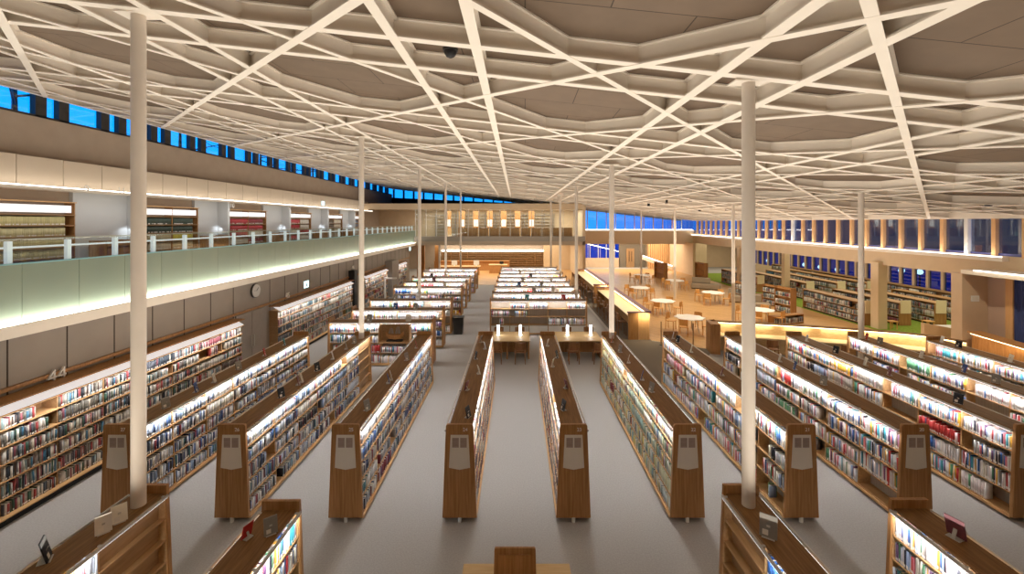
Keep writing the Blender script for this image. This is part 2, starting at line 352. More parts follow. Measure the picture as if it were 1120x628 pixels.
# right-hand block with curtain
struct(MB().box(16.65, 17.62, 15.95, 16.35, 0, 3.35).build('wall_right_block', 'beige2'))
struct(MB().box(17.62, 18.4, 15.3, 16.6, 0, 3.35).build('wall_right_return', mat('mauve_wall', srgb(196, 172, 158), .7)))
struct(MB().box(17.5, 17.75, 15.05, 15.28, 0, 3.35).build('door_frame_right', 'frame_wood'))
struct(MB().box(16.6, 18.4, 12.2, 15.95, 3.35, 3.50).build('wall_right_fascia_near', 'cream'))
struct(MB().box(16.58, 16.66, 12.2, 15.5, 3.50, 3.53).build('trim_16', 'led'))
m = MB(); n = 46
for i in range(n):
    y0, y1 = 12.2+2.85*i/n, 12.2+2.85*(i+1)/n; x0, x1 = 17.6+.05*math.sin(i*1.6), 17.6+.05*math.sin((i+1)*1.6)
    m.poly([(x0, y0, 0), (x1, y1, 0), (x1, y1, 3.34), (x0, y0, 3.34)])
tag(m.build('curtain', 'curtain', smooth=True), 'dark blue pleated curtain hanging beside the beige pillar at the right edge', 'curtain')
struct(MB().box(18.0, 18.3, -2, 12.3, 0, 6).build('wall_right_near', 'beige2'))
struct(MB().box(18.3, 26.4, 12.7, 13, 0, 3.4).build('wall_wing_near', 'beige2'))
struct(MB().box(-14.3, 18.3, -2.2, -2, 0, 9.5).build('wall_front', 'wall_brown'))
sgn = tag(MB().box(16.98, 17.28, 15.935, 15.95, 2.3, 2.52).box(17.02, 17.24, 15.93, 15.936, 2.36, 2.47, 1).build('wall_notice', ['white', 'offwhite']), 'small white notice fixed on the beige pillar', 'sign')

# rear lower zone
struct(MB().box(-9.2, -8.5, 39.4, 39.6, 0, 3.2).box(-7.7, -7.25, 40.2, 40.4, 0, 3.2).build('wall_back_wood', 'orange_wood'))
struct(MB().box(-7.1, -6.95, 38.8, 39.0, 0, 3.2).build('trim_17', 'white'))
struct(MB().box(3.0, 6.0, 47.2, 48, 0, 3.2).build('wall_back_beige', 'beige'))
struct(MB().box(-8.3, 3.0, 47.3, 47.4, 2.02, 2.2).build('trim_18', 'led'))
bs = thing('wall_shelf', 'long built-in slatted wooden wall shelf under a light strip at the rear', 'shelf', (0, 0, 0))
for k in range(8): MB().box(-8.3, 3.0, 47.45, 47.9, .25+.25*k, .29+.25*k).build('shelf_board', 'shelf_in', bs)
for k in range(13): MB().box(-8.3+.94*k, -8.26+.94*k, 47.44, 47.9, 0, 2.02).build('upright', 'walnut', bs)
MB().box(-8.3, 3, 47.9, 47.97, 0, 2.02).build('back_panel', 'oak_end', bs)
m = MB()
tag(MB().box(-9.0, -.8, 46.6, 46.75, 0, 1.0).box(-9.0, -.8, 46.3, 46.9, 1.0, 1.05).build('service_counter', 'orange_wood'), 'long orange wood counter front before the rear wall shelf', 'counter')
rd = thing('reception_desk', 'brown wooden reception desk at the end of the central passage', 'desk', (-1.9, 44.2, 0))
MB().box(-.95, .95, -.4, .4, .82, .9).build('desk_top', 'oak_desk', rd, bevel=.01); MB().box(-.9, .9, -.35, .3, 0, .82).build('desk_body', 'orange_wood', rd)
tag(MB().box(-1.75, -1.35, 44.15, 44.2, .93, 1.22).box(-1.6, -1.5, 44.15, 44.3, .9, .95).build('monitor', 'black'), 'black monitor standing on the reception desk', 'monitor')
dk = thing('service_desk', 'pale desk with white screens behind the left rear shelves', 'desk', (-5.2, 42.5, 0))
MB().box(-2.4, 1.6, -.4, .4, .84, .9).build('desk_top', 'oak_desk', dk); MB().box(-2.3, 1.5, -.3, .3, 0, .84).build('desk_body', 'orange_wood', dk)
for i, x in enumerate((-6.2, -4.0)):
    o = tag(MB().box(-.28, .28, -.02, .02, .1, .55).box(-.06, .06, -.1, .1, 0, .1).build('desk_screen', 'white'), 'white screen on the pale rear service desk, ' + ('nearer the left wall' if i == 0 else 'nearer the central passage'), 'screen'); o.location = (x, 42.5, .9)
# entrance zone, rear right
struct(MB().box(11.9, 15.0, 49.6, 49.8, 0, 3.1).build('wall_lobby', mat('lobby_grey', srgb(112, 104, 92), .6)))
dr = struct(MB().box(12.75, 13.65, 49.5, 49.6, 0, 2.2).box(13.19, 13.21, 49.48, 49.5, 0, 2.2).build('door_2', 'shelf_in'))
for x in (13.05, 13.35): MB().box(x-.03, x+.03, 49.46, 49.5, .7, 1.9).build('door_window', 'black', dr)
m = MB()
for k in range(12): m.box(14.95+.22*k, 15.1+.22*k, 48.2, 48.35, .0, 3.1)
struct(m.box(14.9, 17.6, 48.35, 48.45, 0, 3.1).build('wall_slats', 'frame_wood'))
m = MB()
for k in range(9):
    a0, a1 = math.pi*(.5+.5*k/9), math.pi*(.5+.5*(k+1)/9); cx, cy, r = 20.2, 42.5, 2.8
    m.poly([(cx+r*math.cos(a0), cy+r*math.sin(a0), 0), (cx+r*math.cos(a1), cy+r*math.sin(a1), 0), (cx+r*math.cos(a1), cy+r*math.sin(a1), 3.2), (cx+r*math.cos(a0), cy+r*math.sin(a0), 3.2)])
struct(m.build('wall_curved', 'beige'))
struct(MB().box(17.2, 17.45, 41.6, 47.9, 0, 3.2).build('wall_lobby_side', 'beige'))
m = MB()
for k in range(6): m.box(6.6+.95*k, 6.68+.95*k, 49.6, 49.7, 1.1, 3.1)
struct(m.build('window_7', 'metal'))
struct(MB().box(6.0, 12, 49.6, 49.75, 0, 1.1).build('wall_lobby_low', 'beige2'))
struct(MB().box(6.1, 11.9, 49.65, 49.66, 1.1, 3.1).build('window_pane_lobby', 'glass'))
st = thing('staircase', 'lit stair string sloping down beside the wood slat wall in the lobby', 'stairs', (0, 0, 0))
MB().hexa([(13.9, 47.0, 1.15), (17.0, 46.6, .009), (17.0, 46.8, .009), (13.9, 47.2, 1.15), (13.9, 47.0, 1.5), (17.0, 46.6, .42), (17.0, 46.8, .42), (13.9, 47.2, 1.5)]).build('stringer', 'cream', st)
MB().hexa([(13.9, 46.98, 1.52), (17.0, 46.58, .44), (17.0, 46.62, .44), (13.9, 47.02, 1.52), (13.9, 46.98, 1.6), (17.0, 46.58, .52), (17.0, 46.62, .52), (13.9, 47.02, 1.6)]).build('light_strip', 'led', st)
hs = thing('stair_handrail', 'white lit handrail sloping across the lobby windows at the rear', 'handrail', (0, 0, 0))
MB().bar((7.6, 49.0, 2.9), (11.7, 49.0, 1.9), .06, .06).build('rail', 'led', hs)
for x in (8.2, 9.6, 11.0): MB().tube((x, 49.0, 2.9-(x-7.6)*.244), (x, 49.0, 1.15), .02).build('post', 'metal', hs)

# ------------------------------------------------------------------ columns
cols = [(-4.89, 5.52, 'rising through the front left bookcase top'), (3.0, 5.52, 'rising through the front right bookcase top'),
        (-4.89, 13.46, 'at the far end of bookcase 26'), (3.0, 13.46, 'at the far end of bookcase 22'), (10.87, 13.46, 'before the curved lit counter on the right'),
        (-4.87, 21.4, 'among the left crosswise bookcases'), (3.0, 21.4, 'at the right end of the middle crosswise bookcases'), (10.87, 21.4, 'on the wood floor behind the curved counter'),
        (-4.87, 29.3, 'among the left rear crosswise bookcases'), (3.0, 29.3, 'by the far end of the long study counter'), (10.87, 29.3, 'among the white cafe tables'),
        (-4.87, 37.2, 'before the rear upper glazing on the left'), (3.0, 37.2, 'before the rear upper glazing on the right'), (10.87, 37.2, 'at the far end of the wood floor')]
for x, y, w in cols:
    top = zc(x)+.02
    o = thing('column', 'slender round cream steel column ' + w, 'column', (x, y, 0), 0, 'round steel columns')
    MB().tube((0, 0, 0), (0, 0, top-.03), .08, 24).build('shaft', 'column', o, smooth=True)
    MB().box(-.22, .22, -.12, .12, top-.03, top-.012).build('cap_plate', 'cream', o)

# ------------------------------------------------------------------ bookcases
hw = lambda z: .285-.037*z
def make_case(name, label, L, nb, lev, ztop=1.58, endz=1.72, notice=True, feet=True, group=None):
    r = thing(name, label, 'bookcase', (0, 0, 0), 0, group)
    for y0, y1 in ((-.05, 0), (L, L+.05)):
        a, b = .30, .235
        MB().prism([(-a, .085), (a, .085), (b+.004, endz-.03), (b-.006, endz-.008), (b-.03, endz), (-b+.03, endz), (-b+.006, endz-.008), (-b-.004, endz-.03)], 'y', y0, y1).build('end_panel', 'walnut', r)
        if notice is False: break
    if notice is False:
        MB().prism([(-.30, .06), (.30, .06), (.235, endz), (-.235, endz)], 'y', L, L+.05).build('end_panel', 'walnut', r)
    MB().box(-.205, .205, 0, L, ztop, ztop+.03).build('top_board', 'walnut_top', r)
    for s in (-1, 1):
        m = MB().box(s*.262-.012, s*.262+.012, .0, L, ztop-.01, ztop+.022)
        for k in range(nb+1):
            y = min(max(k*L/nb, .03), L-.03); m.box(min(s*.2, s*.262), max(s*.2, s*.262), y-.012, y+.012, ztop, ztop+.015)
        m.build('light_rail', 'metal', r)
        MB().box(s*.262-.01, s*.262+.008, .02, L-.02, ztop-.016, ztop-.01).build('light_strip', 'led_cool', r)
    for z in lev:
        w = hw(z); MB().box(-w, w, .0, L, z-.02, z).build('shelf', 'shelf_shaded', r)
    MB().box(-.305, .305, 0, L, .05, lev[0]-.021).build('plinth', 'oak', r)
    for k in range(1, nb):
        y = k*L/nb; MB().hexa([(-hw(.1)+.02, y-.01, lev[0]), (hw(.1)-.02, y-.01, lev[0]), (hw(.1)-.02, y+.01, lev[0]), (-hw(.1)+.02, y+.01, lev[0]),
                               (-.2, y-.01, ztop), (.2, y-.01, ztop), (.2, y+.01, ztop), (-.2, y+.01, ztop)]).build('upright', 'oak', r)
    for y0, y1 in ((.001, .022), (L-.022, L-.001)):
        MB().hexa([(-hw(.1), y0, lev[0]), (hw(.1), y0, lev[0]), (hw(.1), y1, lev[0]), (-hw(.1), y1, lev[0]), (-.225, y0, ztop), (.225, y0, ztop), (.225, y1, ztop), (-.225, y1, ztop)]).build('side_panel', 'oak', r)
    MB().box(-.012, .012, .02, L-.02, lev[0], ztop).build('back_panel', 'shelf_in' if len(lev) == 5 else 'slat_back', r)
    if feet:
        for y in (-.03, L+.03): MB().tube((0, y, 0), (0, y, .09), .032, 12).build('foot', 'white', r)
    if notice:
        ns = MB().prism([(-.155, 1.54), (-.185, .965), (0, .93), (.185, .965), (.155, 1.54)], 'y', -.056, -.051).build('notice_sheet', 'offwhite', r)
        for s in (-1, 1): MB().box(s*.07-.058, s*.07+.058, -.059, -.0565, 1.32, 1.49).build('printed_card', 'print', ns)
    return r
LEV5 = [.12+.292*k for k in range(5)]; LEV4 = [.12+.365*k for k in range(4)]
Y0, LR = 7.53, 6.30
proto5 = make_case('bookcase', 'x', LR, 7, LEV5, group='long walnut bookcases in the front hall')
proto4 = make_case('bookcase', 'x', LR, 7, LEV4, group='long walnut bookcases in the front hall')
books_spec = []     # (origin, rz, side, L, nb, levels, pitch, density, palette, case text, maker)
WN = {19: 'nineteen', 20: 'twenty', 21: 'twenty-one', 22: 'twenty-two', 23: 'twenty-three', 24: 'twenty-four', 25: 'twenty-five', 26: 'twenty-six', 27: 'twenty-seven'}
rows = [(27, -7), (26, -5), (25, -3), (24, -1), (23, 1), (22, 3), (21, 5), (20, 7), (19, 9), (0, 11), (0, 13)]
cases = {}
for num, x in rows:
    p_ = proto5 if x <= 3 else proto4
    cases[x] = p_ if x in (-7, 5) else dup(p_, (0, 0, 0))
for num, x in rows:
    five = x <= 3; lab = ('long walnut double bookcase numbered %d (%s) on its end panel' % (num, WN[num])) if num else ('long walnut double bookcase at the right edge, ' + ('second from the lit counter' if x == 11 else 'nearest the orange lit counter'))
    y0 = Y0 if x < 13 else 6.95
    r = cases[x]; r.location = (x, y0, 0); r['label'] = lab
    if num == 26: MB().box(-.1, .212, 5.42, 6.27, .13, 1.58).build('column_casing', 'shelf_in', r)
    if num:
        t_ = text('panel_number', str(num), .085, Matrix.Translation((.10, -.053, 1.63)) @ facing('+y'), 'offwhite', r)
    lv, pt = (LEV5, .292) if five else (LEV4, .365)
    pal = {-7: 'blue', -5: 'blue', -3: 'blue', -1: 'grey', 1: 'grey', 3: 'green'}.get(x, 'white')
    nm = ('bookcase '+WN[num]) if num else ('the bookcase second from the lit counter' if x == 11 else 'the bookcase nearest the lit counter')
    for s in (-1, 1):
        if s*x < 0 or abs(x) <= 3: books_spec.append(((x, y0), 0, s, LR, 7, lv, pt, .95 if five else .82, pal, nm, s*x < 0 and num > 0, None, None, (lambda b, l: b == 6) if num == 26 else None))
# four bookcases nearest the camera
fr = [make_case('bookcase', 'x', 3.6, 4, LEV5, notice=False, group='bookcases nearest the front')]
fr += [dup(fr[0], (0, 0, 0)) for _ in range(3)]
for x, y1, lab, nm in ((-4.96, 5.8, 'front left bookcase with a round column through its top', 'the front left column bookcase'), (-3.0, 5.47, 'short front bookcase directly before bookcase 25', 'the front bookcase before twenty-five'),
                       (3.03, 5.8, 'front right bookcase with a round column through its top', 'the front right column bookcase'), (5.03, 5.5, 'front bookcase in the bottom right, directly before bookcase 21', 'the front bookcase before twenty-one')):
    r = fr.pop(0); r.location = (x, y1-3.65, 0); r['label'] = 'walnut double bookcase, ' + lab
    if 'column' in nm: MB().box(-.14 if x > 0 else -.1, .07 if x > 0 else .158, 2.72, 3.57, .13, 1.58).build('column_casing', 'shelf_in', r)
    for s in (-1, 1):
        if s*x < 0: books_spec.append(((x, y1-3.65), 0, s, 3.6, 4, LEV5, .292, .9, 'white', nm, True, None, None, (lambda b, l: b == 3) if 'column' in nm else None))
# crosswise bookcases: left block and middle block
cp = make_case('bookcase', 'x', 3.75, 4, LEV4, notice=False, group='crosswise bookcases on the left')
LB = [15.6, 17.8, 20.0, 23.9, 26.0, 28.1, 31.4, 33.5]
for i, y in enumerate(LB):
    lab = 'crosswise light-lit bookcase in the left block, %s from the front' % ORD[i]
    L0 = -6.85
    r = cp if i == 0 else dup(cp, (0, 0, 0)); r.location = (L0, y+.25, 0); r.rotation_euler = (0, 0, -math.pi/2); r['label'] = lab
    books_spec.append(((L0, y+.25), -math.pi/2, 1, 3.75, 4, LEV4, .365, .93, 'white', '', False))
mp = make_case('bookcase', 'x', 4.45, 5, LEV4, notice=False, group='crosswise bookcases in the middle')
MBK = [19.9, 21.95, 24.0, 26.05, 28.1, 30.2, 32.3, 34.4]
mps = [mp]+[dup(mp, (0, 0, 0)) for _ in MBK[1:]]
for i, y in enumerate(MBK):
    lab = 'crosswise light-lit bookcase in the middle block, ' + ('directly behind the study tables' if i == 0 else '%s behind the study tables' % ORD[i])
    r = mps[i]; r.location = (-1.2, y+.25, 0); r.rotation_euler = (0, 0, -math.pi/2); r['label'] = lab
    if i == 0:
        for k in range(5): MB().box(.30, .315, k*.89+.02, k*.89+.87, .12, .44).build('kick_panel', 'white', r)
    books_spec.append(((-1.2, y+.25), -math.pi/2, 1, 4.45, 5, LEV4, .365, .93 if i else .6, 'white', '', False))
# wall bookcases along the left wall
def wall_case(y0, y1, label, n):
    r = thing('wall_bookcase', label, 'bookcase', (XW, y0, 0), 0, 'bookcases along the left wall'); L = y1-y0; dp = .36
    MB().box(.0, .02, 0, L, .08, 1.95).build('back_panel', 'shelf_in', r)
    for k in range(6):
        z = .16+.30*k; MB().box(.02, dp+(.10 if k == 0 else 0), 0, L, z-.02, z).build('shelf', 'oak', r)
    for k in range(n+1):
        y = k*L/n; MB().box(.02, dp-.04, max(y-.01, 0), min(y+.01, L), .08, 1.95).build('upright', 'shelf_in', r)
    MB().hexa([(.02, 0, 1.92), (dp+.06, 0, 1.92), (dp+.06, L, 1.92), (.02, L, 1.92), (.02, 0, 1.94), (dp+.06, 0, 1.94), (dp+.06, L, 1.94), (.02, L, 1.94)]).build('top_board', 'oak', r)
    MB().hexa([(dp+.02, .02, 1.945), (dp+.05, .02, 1.945), (dp+.05, L-.02, 1.945), (dp+.02, L-.02, 1.945), (.12, .02, 2.1), (.15, .02, 2.1), (.15, L-.02, 2.1), (.12, L-.02, 2.1)]).build('header_panel', 'header', r)
    MB().box(.0, dp+.02, 0, L, .0, .08).build('plinth', 'black', r)
    MB().box(.0, .42, -.02, L+.02, 2.1, 2.13).build('canopy', 'walnut', r)
    return r
WC = [(4.6, 13.85, 'long wall bookcase beneath the number 44 on the left wall', 10), (15.95, 23.2, 'wall bookcase between the grey double door and the black post', 8),
      (25.1, 29.5, 'shorter wall bookcase beyond the black post on the left wall', 5), (32.2, 34.6, 'farthest short wall bookcase on the left wall', 3)]
for a in WC: wall_case(*a)
tag(MB().box(XW+.01, XW+.35, 23.45, 23.85, 0, 2.6).build('post', 'black', bevel=.02), 'black square post between two wall bookcases', 'post')
struct(MB().box(XW, XW+.5, 30.0, 31.7, 0, 2.5).build('wall_left_pier', 'grey_door'))
sp = thing('floor_stand', 'white floor stand with a flat arm beside the grey pier', 'stand', (-8.75, 28.4, 0))
MB().tube((0, 0, 0), (0, 0, 1.5), .05).build('pole', 'white', sp); MB().box(-.05, .75, -.1, .1, 1.5, 1.57).build('arm', 'white', sp); MB().box(-.2, .2, -.2, .2, 0, .03).build('base', 'white', sp)

# ------------------------------------------------------------------ books
PAL = {
 'blue': ['e9e9ea', 'd8dbe0', 'c3cad6', '8fa3c4', '4a67a0', '2d3f6e', '20263c', '5b6d88', 'b7b2ac', '9a9088', '7b2f38', '46707a', 'cfc9be', '2a2a30', '6f7d8c', 'a9b8d0', '3c4658', '8c8f98', 'd9d5cc'],
 'grey': ['e6e4e2', 'd4d0cc', 'bdb8b4', '9f9a96', '7b7674', '5a5d6c', '8d9ab0', '40465c', '8a6a70', 'd9c4c0', 'b04050', '60708c'],
 'green': ['e6e6da', 'd6dcc0', 'b9c69c', 'a8bda4', '8fb0b0', '6f98a4', 'd8cf98', 'e4d27a', 'c9d6d8', '587a6c', '7f3540', 'efece4', '9cb0a0', '4a6a86', 'cdbf90'],
 'white': ['f0eeec', 'eceaea', 'e2e2e6', 'd6dae4', 'e8dcdc', 'e6e2d2', 'cfd9ec', '9fb4da', '5c86c6', '2f5a9c', '2b2c38', 'c03a3a', 'd77a86', 'e8c8d0', '3f9ab0', 'e4b040', '59906a', 'b8b0a8', '8c8480', '6a4a70', 'f2f0ee', 'e9e9ee'],
 'wall': ['d6d2cc', 'bcb6ae', '98928a', '747068', '545862', '38424e', '2c3038', 'a04040', '3c6c88', '8aa0a4', 'c8beac', 'e2ded6', '5a4a44', '3a5a4c', '884854'],
}
def hx(h): return srgb(int(h[0:2], 16), int(h[2:4], 16), int(h[4:6], 16))
def cname(c):
    import colorsys
    g = [max(0, min(1, v))**(1/2.2) for v in c[:3]]; h, s, v = colorsys.rgb_to_hsv(*g)
    if s < .13: return 'white' if v > .84 else 'pale grey' if v > .66 else 'grey' if v > .38 else 'black'
    if s < .24 and v > .75: return 'off-white' if .05 < h < .2 else 'pale blue' if .5 < h < .75 else 'pale pink' if h > .85 or h < .05 else 'pale green'
    if v < .28: return 'dark'
    h *= 360
    n = 'red' if h < 14 or h > 340 else 'brown' if h < 45 and v < .7 else 'tan' if h < 38 else 'yellow' if h < 66 else 'green' if h < 165 else 'teal' if h < 200 else 'blue' if h < 255 else 'purple' if h < 300 else 'pink'
    return ('dark ' if v < .45 and n != 'brown' else '') + n
BK = []    # dict per book
def shelf_books(org, rz, side, L, nb, lev, pitch, dens, pal, nm, maker, depth=None, xface=None, skip=None):
    ca, sa = math.cos(rz), math.sin(rz); W = lambda x, y: (org[0]+ca*x-sa*y, org[1]+sa*x+ca*y)
    o = (ca*side, sa*side); a = (-sa, ca); bay = L/nb
    for li, z in enumerate(lev):
        xo = (xface if xface is not None else hw(z)-.018)*side; idx = 0
        full = dens if li else min(1, dens*.98)
        for b in range(nb):
            if skip and skip(b, li): continue
            y = b*bay+.024; end = (b+1)*bay-.024
            if R.random() > full+.12: continue
            if R.random() > full: end -= R.uniform(.1, .45)*bay
            if R.random() > full and li < len(lev)-1: y += R.uniform(.1, .5)*bay
            run = R.random()*3; base = R.choice(PAL[pal]); hh = R.uniform(.6, .8)*pitch
            series = R.random() < .22
            while True:
                w = R.uniform(.014, .036); 
                if y+w > end: break
                if R.random() < .02: base = R.choice(PAL[pal])
                col = list(hx(base if (series and R.random() < .8) else R.choice(PAL[pal]))); f = R.uniform(.8, 1.08)
                col = [min(1, v*f) for v in col[:3]]+[1]
                h = min(pitch-.035, hh*R.uniform(.88, 1.12)); d = R.uniform(.115, .16)
                idx += 1; off = R.uniform(-.012, .012)
                px, py = W(xo+side*off, y+w/2)
                BK.append(dict(p=(px, py, z), a=a, o=o, w=w*.95, h=h, d=d, c=col, nm=nm, li=li, n=idx, mk=maker, side=side, top=len(lev)-1-li, lean=R.uniform(-.03, .03) if R.random() < .12 else 0))
                y += w
            # a book shown face out now and then
for sp_ in books_spec: shelf_books(*sp_)
for y0, y1, _, n in WC:
    shelf_books((XW, y0), 0, 1, y1-y0, n, [.16+.30*k for k in range(6)], .30, .88, 'wall', '', False, xface=.34)
# rank the ones that show largest
for b in BK:
    b['s'] = -1
    if not b['mk']: continue
    x, y, z = b['p']
    if y < 1: continue
    u, v = proj(x, y, z+b['h']/2)
    if not (4 < u < 1116 and 4 < v < 624): continue
    # hidden by the bookcase standing before it?
    if abs(x) > 6 and b['li'] == 0: continue
    ang = abs(x)/math.sqrt(x*x+y*y)
    b['s'] = (F/y)**2*b['w']*b['h']*(.35+ang)
rank = sorted([i for i, b in enumerate(BK) if b['s'] > 0], key=lambda i: -BK[i]['s'])[:300]
rs = set(rank)
# one book, shared meshes scaled per copy
bc = MB(); prof = [(-.5, 0.06), (-.38, .0), (.38, .0), (.5, .06)]
bc.prism([(-.5, .05), (-.3, 0), (.3, 0), (.5, .05), (.5, 1), (.4, 1), (.4, .1), (-.4, .1), (-.4, 1), (-.5, 1)], 'z', 0, 1)
bc.poly([(-.44, -.004, .06), (.44, -.004, .06), (.44, -.004, .22), (-.44, -.004, .22)], 1)
b0 = bc.build('book', ['bookcover', 'sticker']); p0 = MB().box(-.4, .4, .1, .96, .025, .975).build('pages', 'bookpages', b0)
first = True
TOPS = {0: 'top', 1: 'second', 2: 'third', 3: 'fourth', 4: 'bottom'}
for i in rank:
    b = BK[i]
    if first: o = b0; first = False
    else:
        o = b0.copy(); C.objects.link(o); p = p0.copy(); C.objects.link(p); p.parent = o
    o.location = b['p']; o.scale = (b['w'], b['d'], b['h']); o.color = b['c']
    oy = (-b['o'][0], -b['o'][1]); o.rotation_euler = (0, 0, math.atan2(-oy[0], oy[1]))
    lv = TOPS[b['top']] if b['li'] else 'bottom'
    tag(o, '%s book, %s from near end, %s shelf of %s' % (cname(b['c']), nth(b['n']), lv, b['nm']), 'book', 'books on ' + b['nm'])
# the rest: one mass
def mass(name, recs, mats, label, cat):
    n = len(recs); V = np.zeros((n, 8, 3)); 
    P = np.array([b['p'] for b in recs]); A = np.array([(*b['a'], 0) for b in recs]); O = np.array([(*b['o'], 0) for b in recs])
    w = np.array([b['w'] for b in recs])[:, None]; d = np.array([b['d'] for b in recs])[:, None]; h = np.array([b['h'] for b in recs])[:, None]
    ln = np.array([b['lean'] for b in recs])[:, None]; z = np.array([[0, 0, 1]])
    for k, (i, j, t_) in enumerate(((-1, 0, 0), (1, 0, 0), (1, 1, 0), (-1, 1, 0), (-1, 0, 1), (1, 0, 1), (1, 1, 1), (-1, 1, 1))):
        V[:, k] = P + A*w*i/2 - O*d*j + (z*h + A*ln)*t_
    S = np.zeros((n, 4, 3))
    for k, (i, t_) in enumerate(((-.85, .05), (.85, .05), (.85, .2), (-.85, .2))): S[:, k] = P + O*.0015 + A*w*i/2 + (z*h + A*ln)*t_
    base = (np.arange(n)*8)[:, None, None]; Fq = np.array(BOXF)[None]+base
    Fs = n*8 + np.arange(n)[:, None]*4 + np.array([[0, 1, 2, 3]])
    faces = np.concatenate([Fq.reshape(-1, 4), Fs]); verts = np.concatenate([V.reshape(-1, 3), S.reshape(-1, 3)])
    me = bpy.data.meshes.new(name); me.vertices.add(len(verts)); me.vertices.foreach_set('co', verts.ravel())
    me.loops.add(len(faces)*4); me.loops.foreach_set('vertex_index', faces.ravel().astype(np.int32))
    me.polygons.add(len(faces)); me.polygons.foreach_set('loop_start', (np.arange(len(faces))*4).astype(np.int32))
    col = np.array([b['c'] for b in recs], dtype=np.float32)
    cf = np.repeat(col, 6, 0).reshape(n, 6, 4).copy(); cf[:, 1] = srgb(206, 200, 188); cf[:, 4] = srgb(206, 200, 188)
    wh = np.tile(np.array(srgb(232, 230, 226), dtype=np.float32), (n, 1)); keep = np.random.RandomState(3).rand(n) < .35; wh[keep] = col[keep]
    allc = np.concatenate([cf.reshape(-1, 4), wh])
    me.update(calc_edges=True); at = me.attributes.new('Col', 'FLOAT_COLOR', 'FACE'); at.data.foreach_set('color', allc.ravel().astype(np.float32))
    me.materials.append(M[mats]); me.validate(); o = bpy.data.objects.new(name, me); C.objects.link(o)
    return tag(o, label, cat, kind='stuff')
KIDS = []
rest = [b for i, b in enumerate(BK) if i not in rs]

# ------------------------------------------------------------------ children's area, lounge
kb = None
def kid_case(x, y0, y1, label, h=1.15, sign=True):
    r = thing('low_bookcase', label, 'bookcase', (x, y0, .009), 0, "low bookcases in the children's area"); L = y1-y0
    for z in [.1+.33*k for k in range(3)]: MB().box(-.28, .28, 0, L, z-.02, z).build('shelf', 'walnut', r)
    MB().box(-.3, .3, 0, L, h-.03, h).build('top_board', 'shelf_shaded', r); MB().box(-.01, .01, 0, L, .0, h-.03).build('back_panel', 'shelf_in', r)
    for y in (0, L): MB().box(-.3, .3, y-.02, y+.02, 0, h).build('end_panel', 'walnut', r)
    MB().box(-.27, .27, .02, L-.02, 0, .08).build('plinth', 'black', r)
    if sign: MB().box(-.26, .26, -.06, -.025, .62, 1.28).build('cream_board', 'cream_fab', r)
    n = max(2, int(L/.9)); rows_ = [.1+.33*k for k in range(3)]
    shelf_books((x, y0), 0, -1, L, n, [z+.009 for z in rows_], .33, .9, 'wall', '', False, xface=.27)
    return r
k0 = len(BK)
for i, (x, a, b) in enumerate(((17.95, 21.7, 26.3), (19.75, 21.7, 26.3), (21.55, 21.7, 26.3), (23.4, 21.7, 26.3), (18.3, 32, 37.5), (19.8, 28.8, 36.5), (21.9, 28.8, 37), (23.9, 28.8, 38), (25.4, 22, 42))):
    nm = ['nearest the wood floor', 'second in from the wood floor', 'third in from the wood floor', 'fourth in from the wood floor'] 
    lab = ("low walnut children's bookcase in the near block, " + nm[i]) if i < 4 else ("low walnut children's bookcase in the far block, " + nm[i-4]) if i < 8 else "long low walnut bookcase along the children's area windows"
    kid_case(x, a, b, lab, sign=i < 8)
# stools at the near ends
def stool(x, y, label):
    r = thing('stool', label, 'stool', (x, y, .009), 0, "small wooden stools in the children's area")
    MB().box(-.2, .2, -.17, .17, .36, .4).build('seat', 'chair_wood', r, bevel=.01)
    for sx in (-.16, .16):
        for sy in (-.13, .13): MB().bar((sx, sy, 0), (sx, sy, .36), .035, .035).build('leg', 'chair_wood', r)
for i, x in enumerate((17.95, 19.75, 21.55)): stool(x+.55, 21.05, "small wooden stool before the near-block children's bookcase, " + ['nearest the wood floor', 'second in', 'third in'][i])
# low curved display shelf and upright shelf by the wood floor
r = thing('display_shelf', 'low walnut display shelf with books on the wood floor edge', 'shelf', (14.9, 22.4, .008), math.atan2(-.7, -1.9)+math.pi/2+math.pi)
def low_shelf(r, L, h, d=.35):
    MB().box(-d/2, d/2, 0, L, h-.03, h).build('top_board', 'walnut', r); MB().box(-d/2, d/2, 0, L, .02, .06).build('shelf', 'walnut', r)
    MB().box(d/2-.02, d/2, 0, L, .02, h-.03).build('back_panel', 'shelf_in', r)
    for y in (0, L): MB().box(-d/2, d/2, y-.015, y+.015, 0, h).build('end_panel', 'walnut', r)
low_shelf(r, 2.1, .48)
shelf_books((14.9, 22.4), r.rotation_euler[2], -1, 2.1, 2, [.075], .36, .95, 'wall', '', False, xface=.15)
for i, (x, y, L, h, lab) in enumerate(((15.7, 24.2, 1.1, 1.5, 'upright walnut book display behind the low display shelf'), (16.3, 26.2, 1.3, 1.3, 'walnut bookshelf beside the beige pillar'), (16.2, 36.5, 1.2, 1.75, 'tall walnut shelf tower behind the grey sofa'), (13.7, 39.2, 1.6, 1.5, 'walnut shelf cluster near the lobby stairs'), (15.3, 28.4, 1.0, 1.2, 'walnut shelf right of the grey armchair'))):
    r = thing('display_shelf', lab, 'shelf', (x, y, .008), math.pi/2*.15)
    for z in np.linspace(.05, h-.1, 4): MB().box(-.2, .2, 0, L, z, z+.025).build('shelf', 'walnut', r)
    for yy in (0, L): MB().box(-.2, .2, yy-.015, yy+.015, 0, h).build('side_panel', 'walnut', r)
    MB().box(-.01, .01, 0, L, 0, h).build('back_panel', 'orange_wood', r)
    if i in (0, 1, 4): shelf_books((x, y), math.pi/2*.15, -1, L, 1, [float(z)+.033 for z in np.linspace(.05, h-.1, 4)[:3]], .34, .95, 'wall', '', False, xface=.19)
rest += BK[k0:]
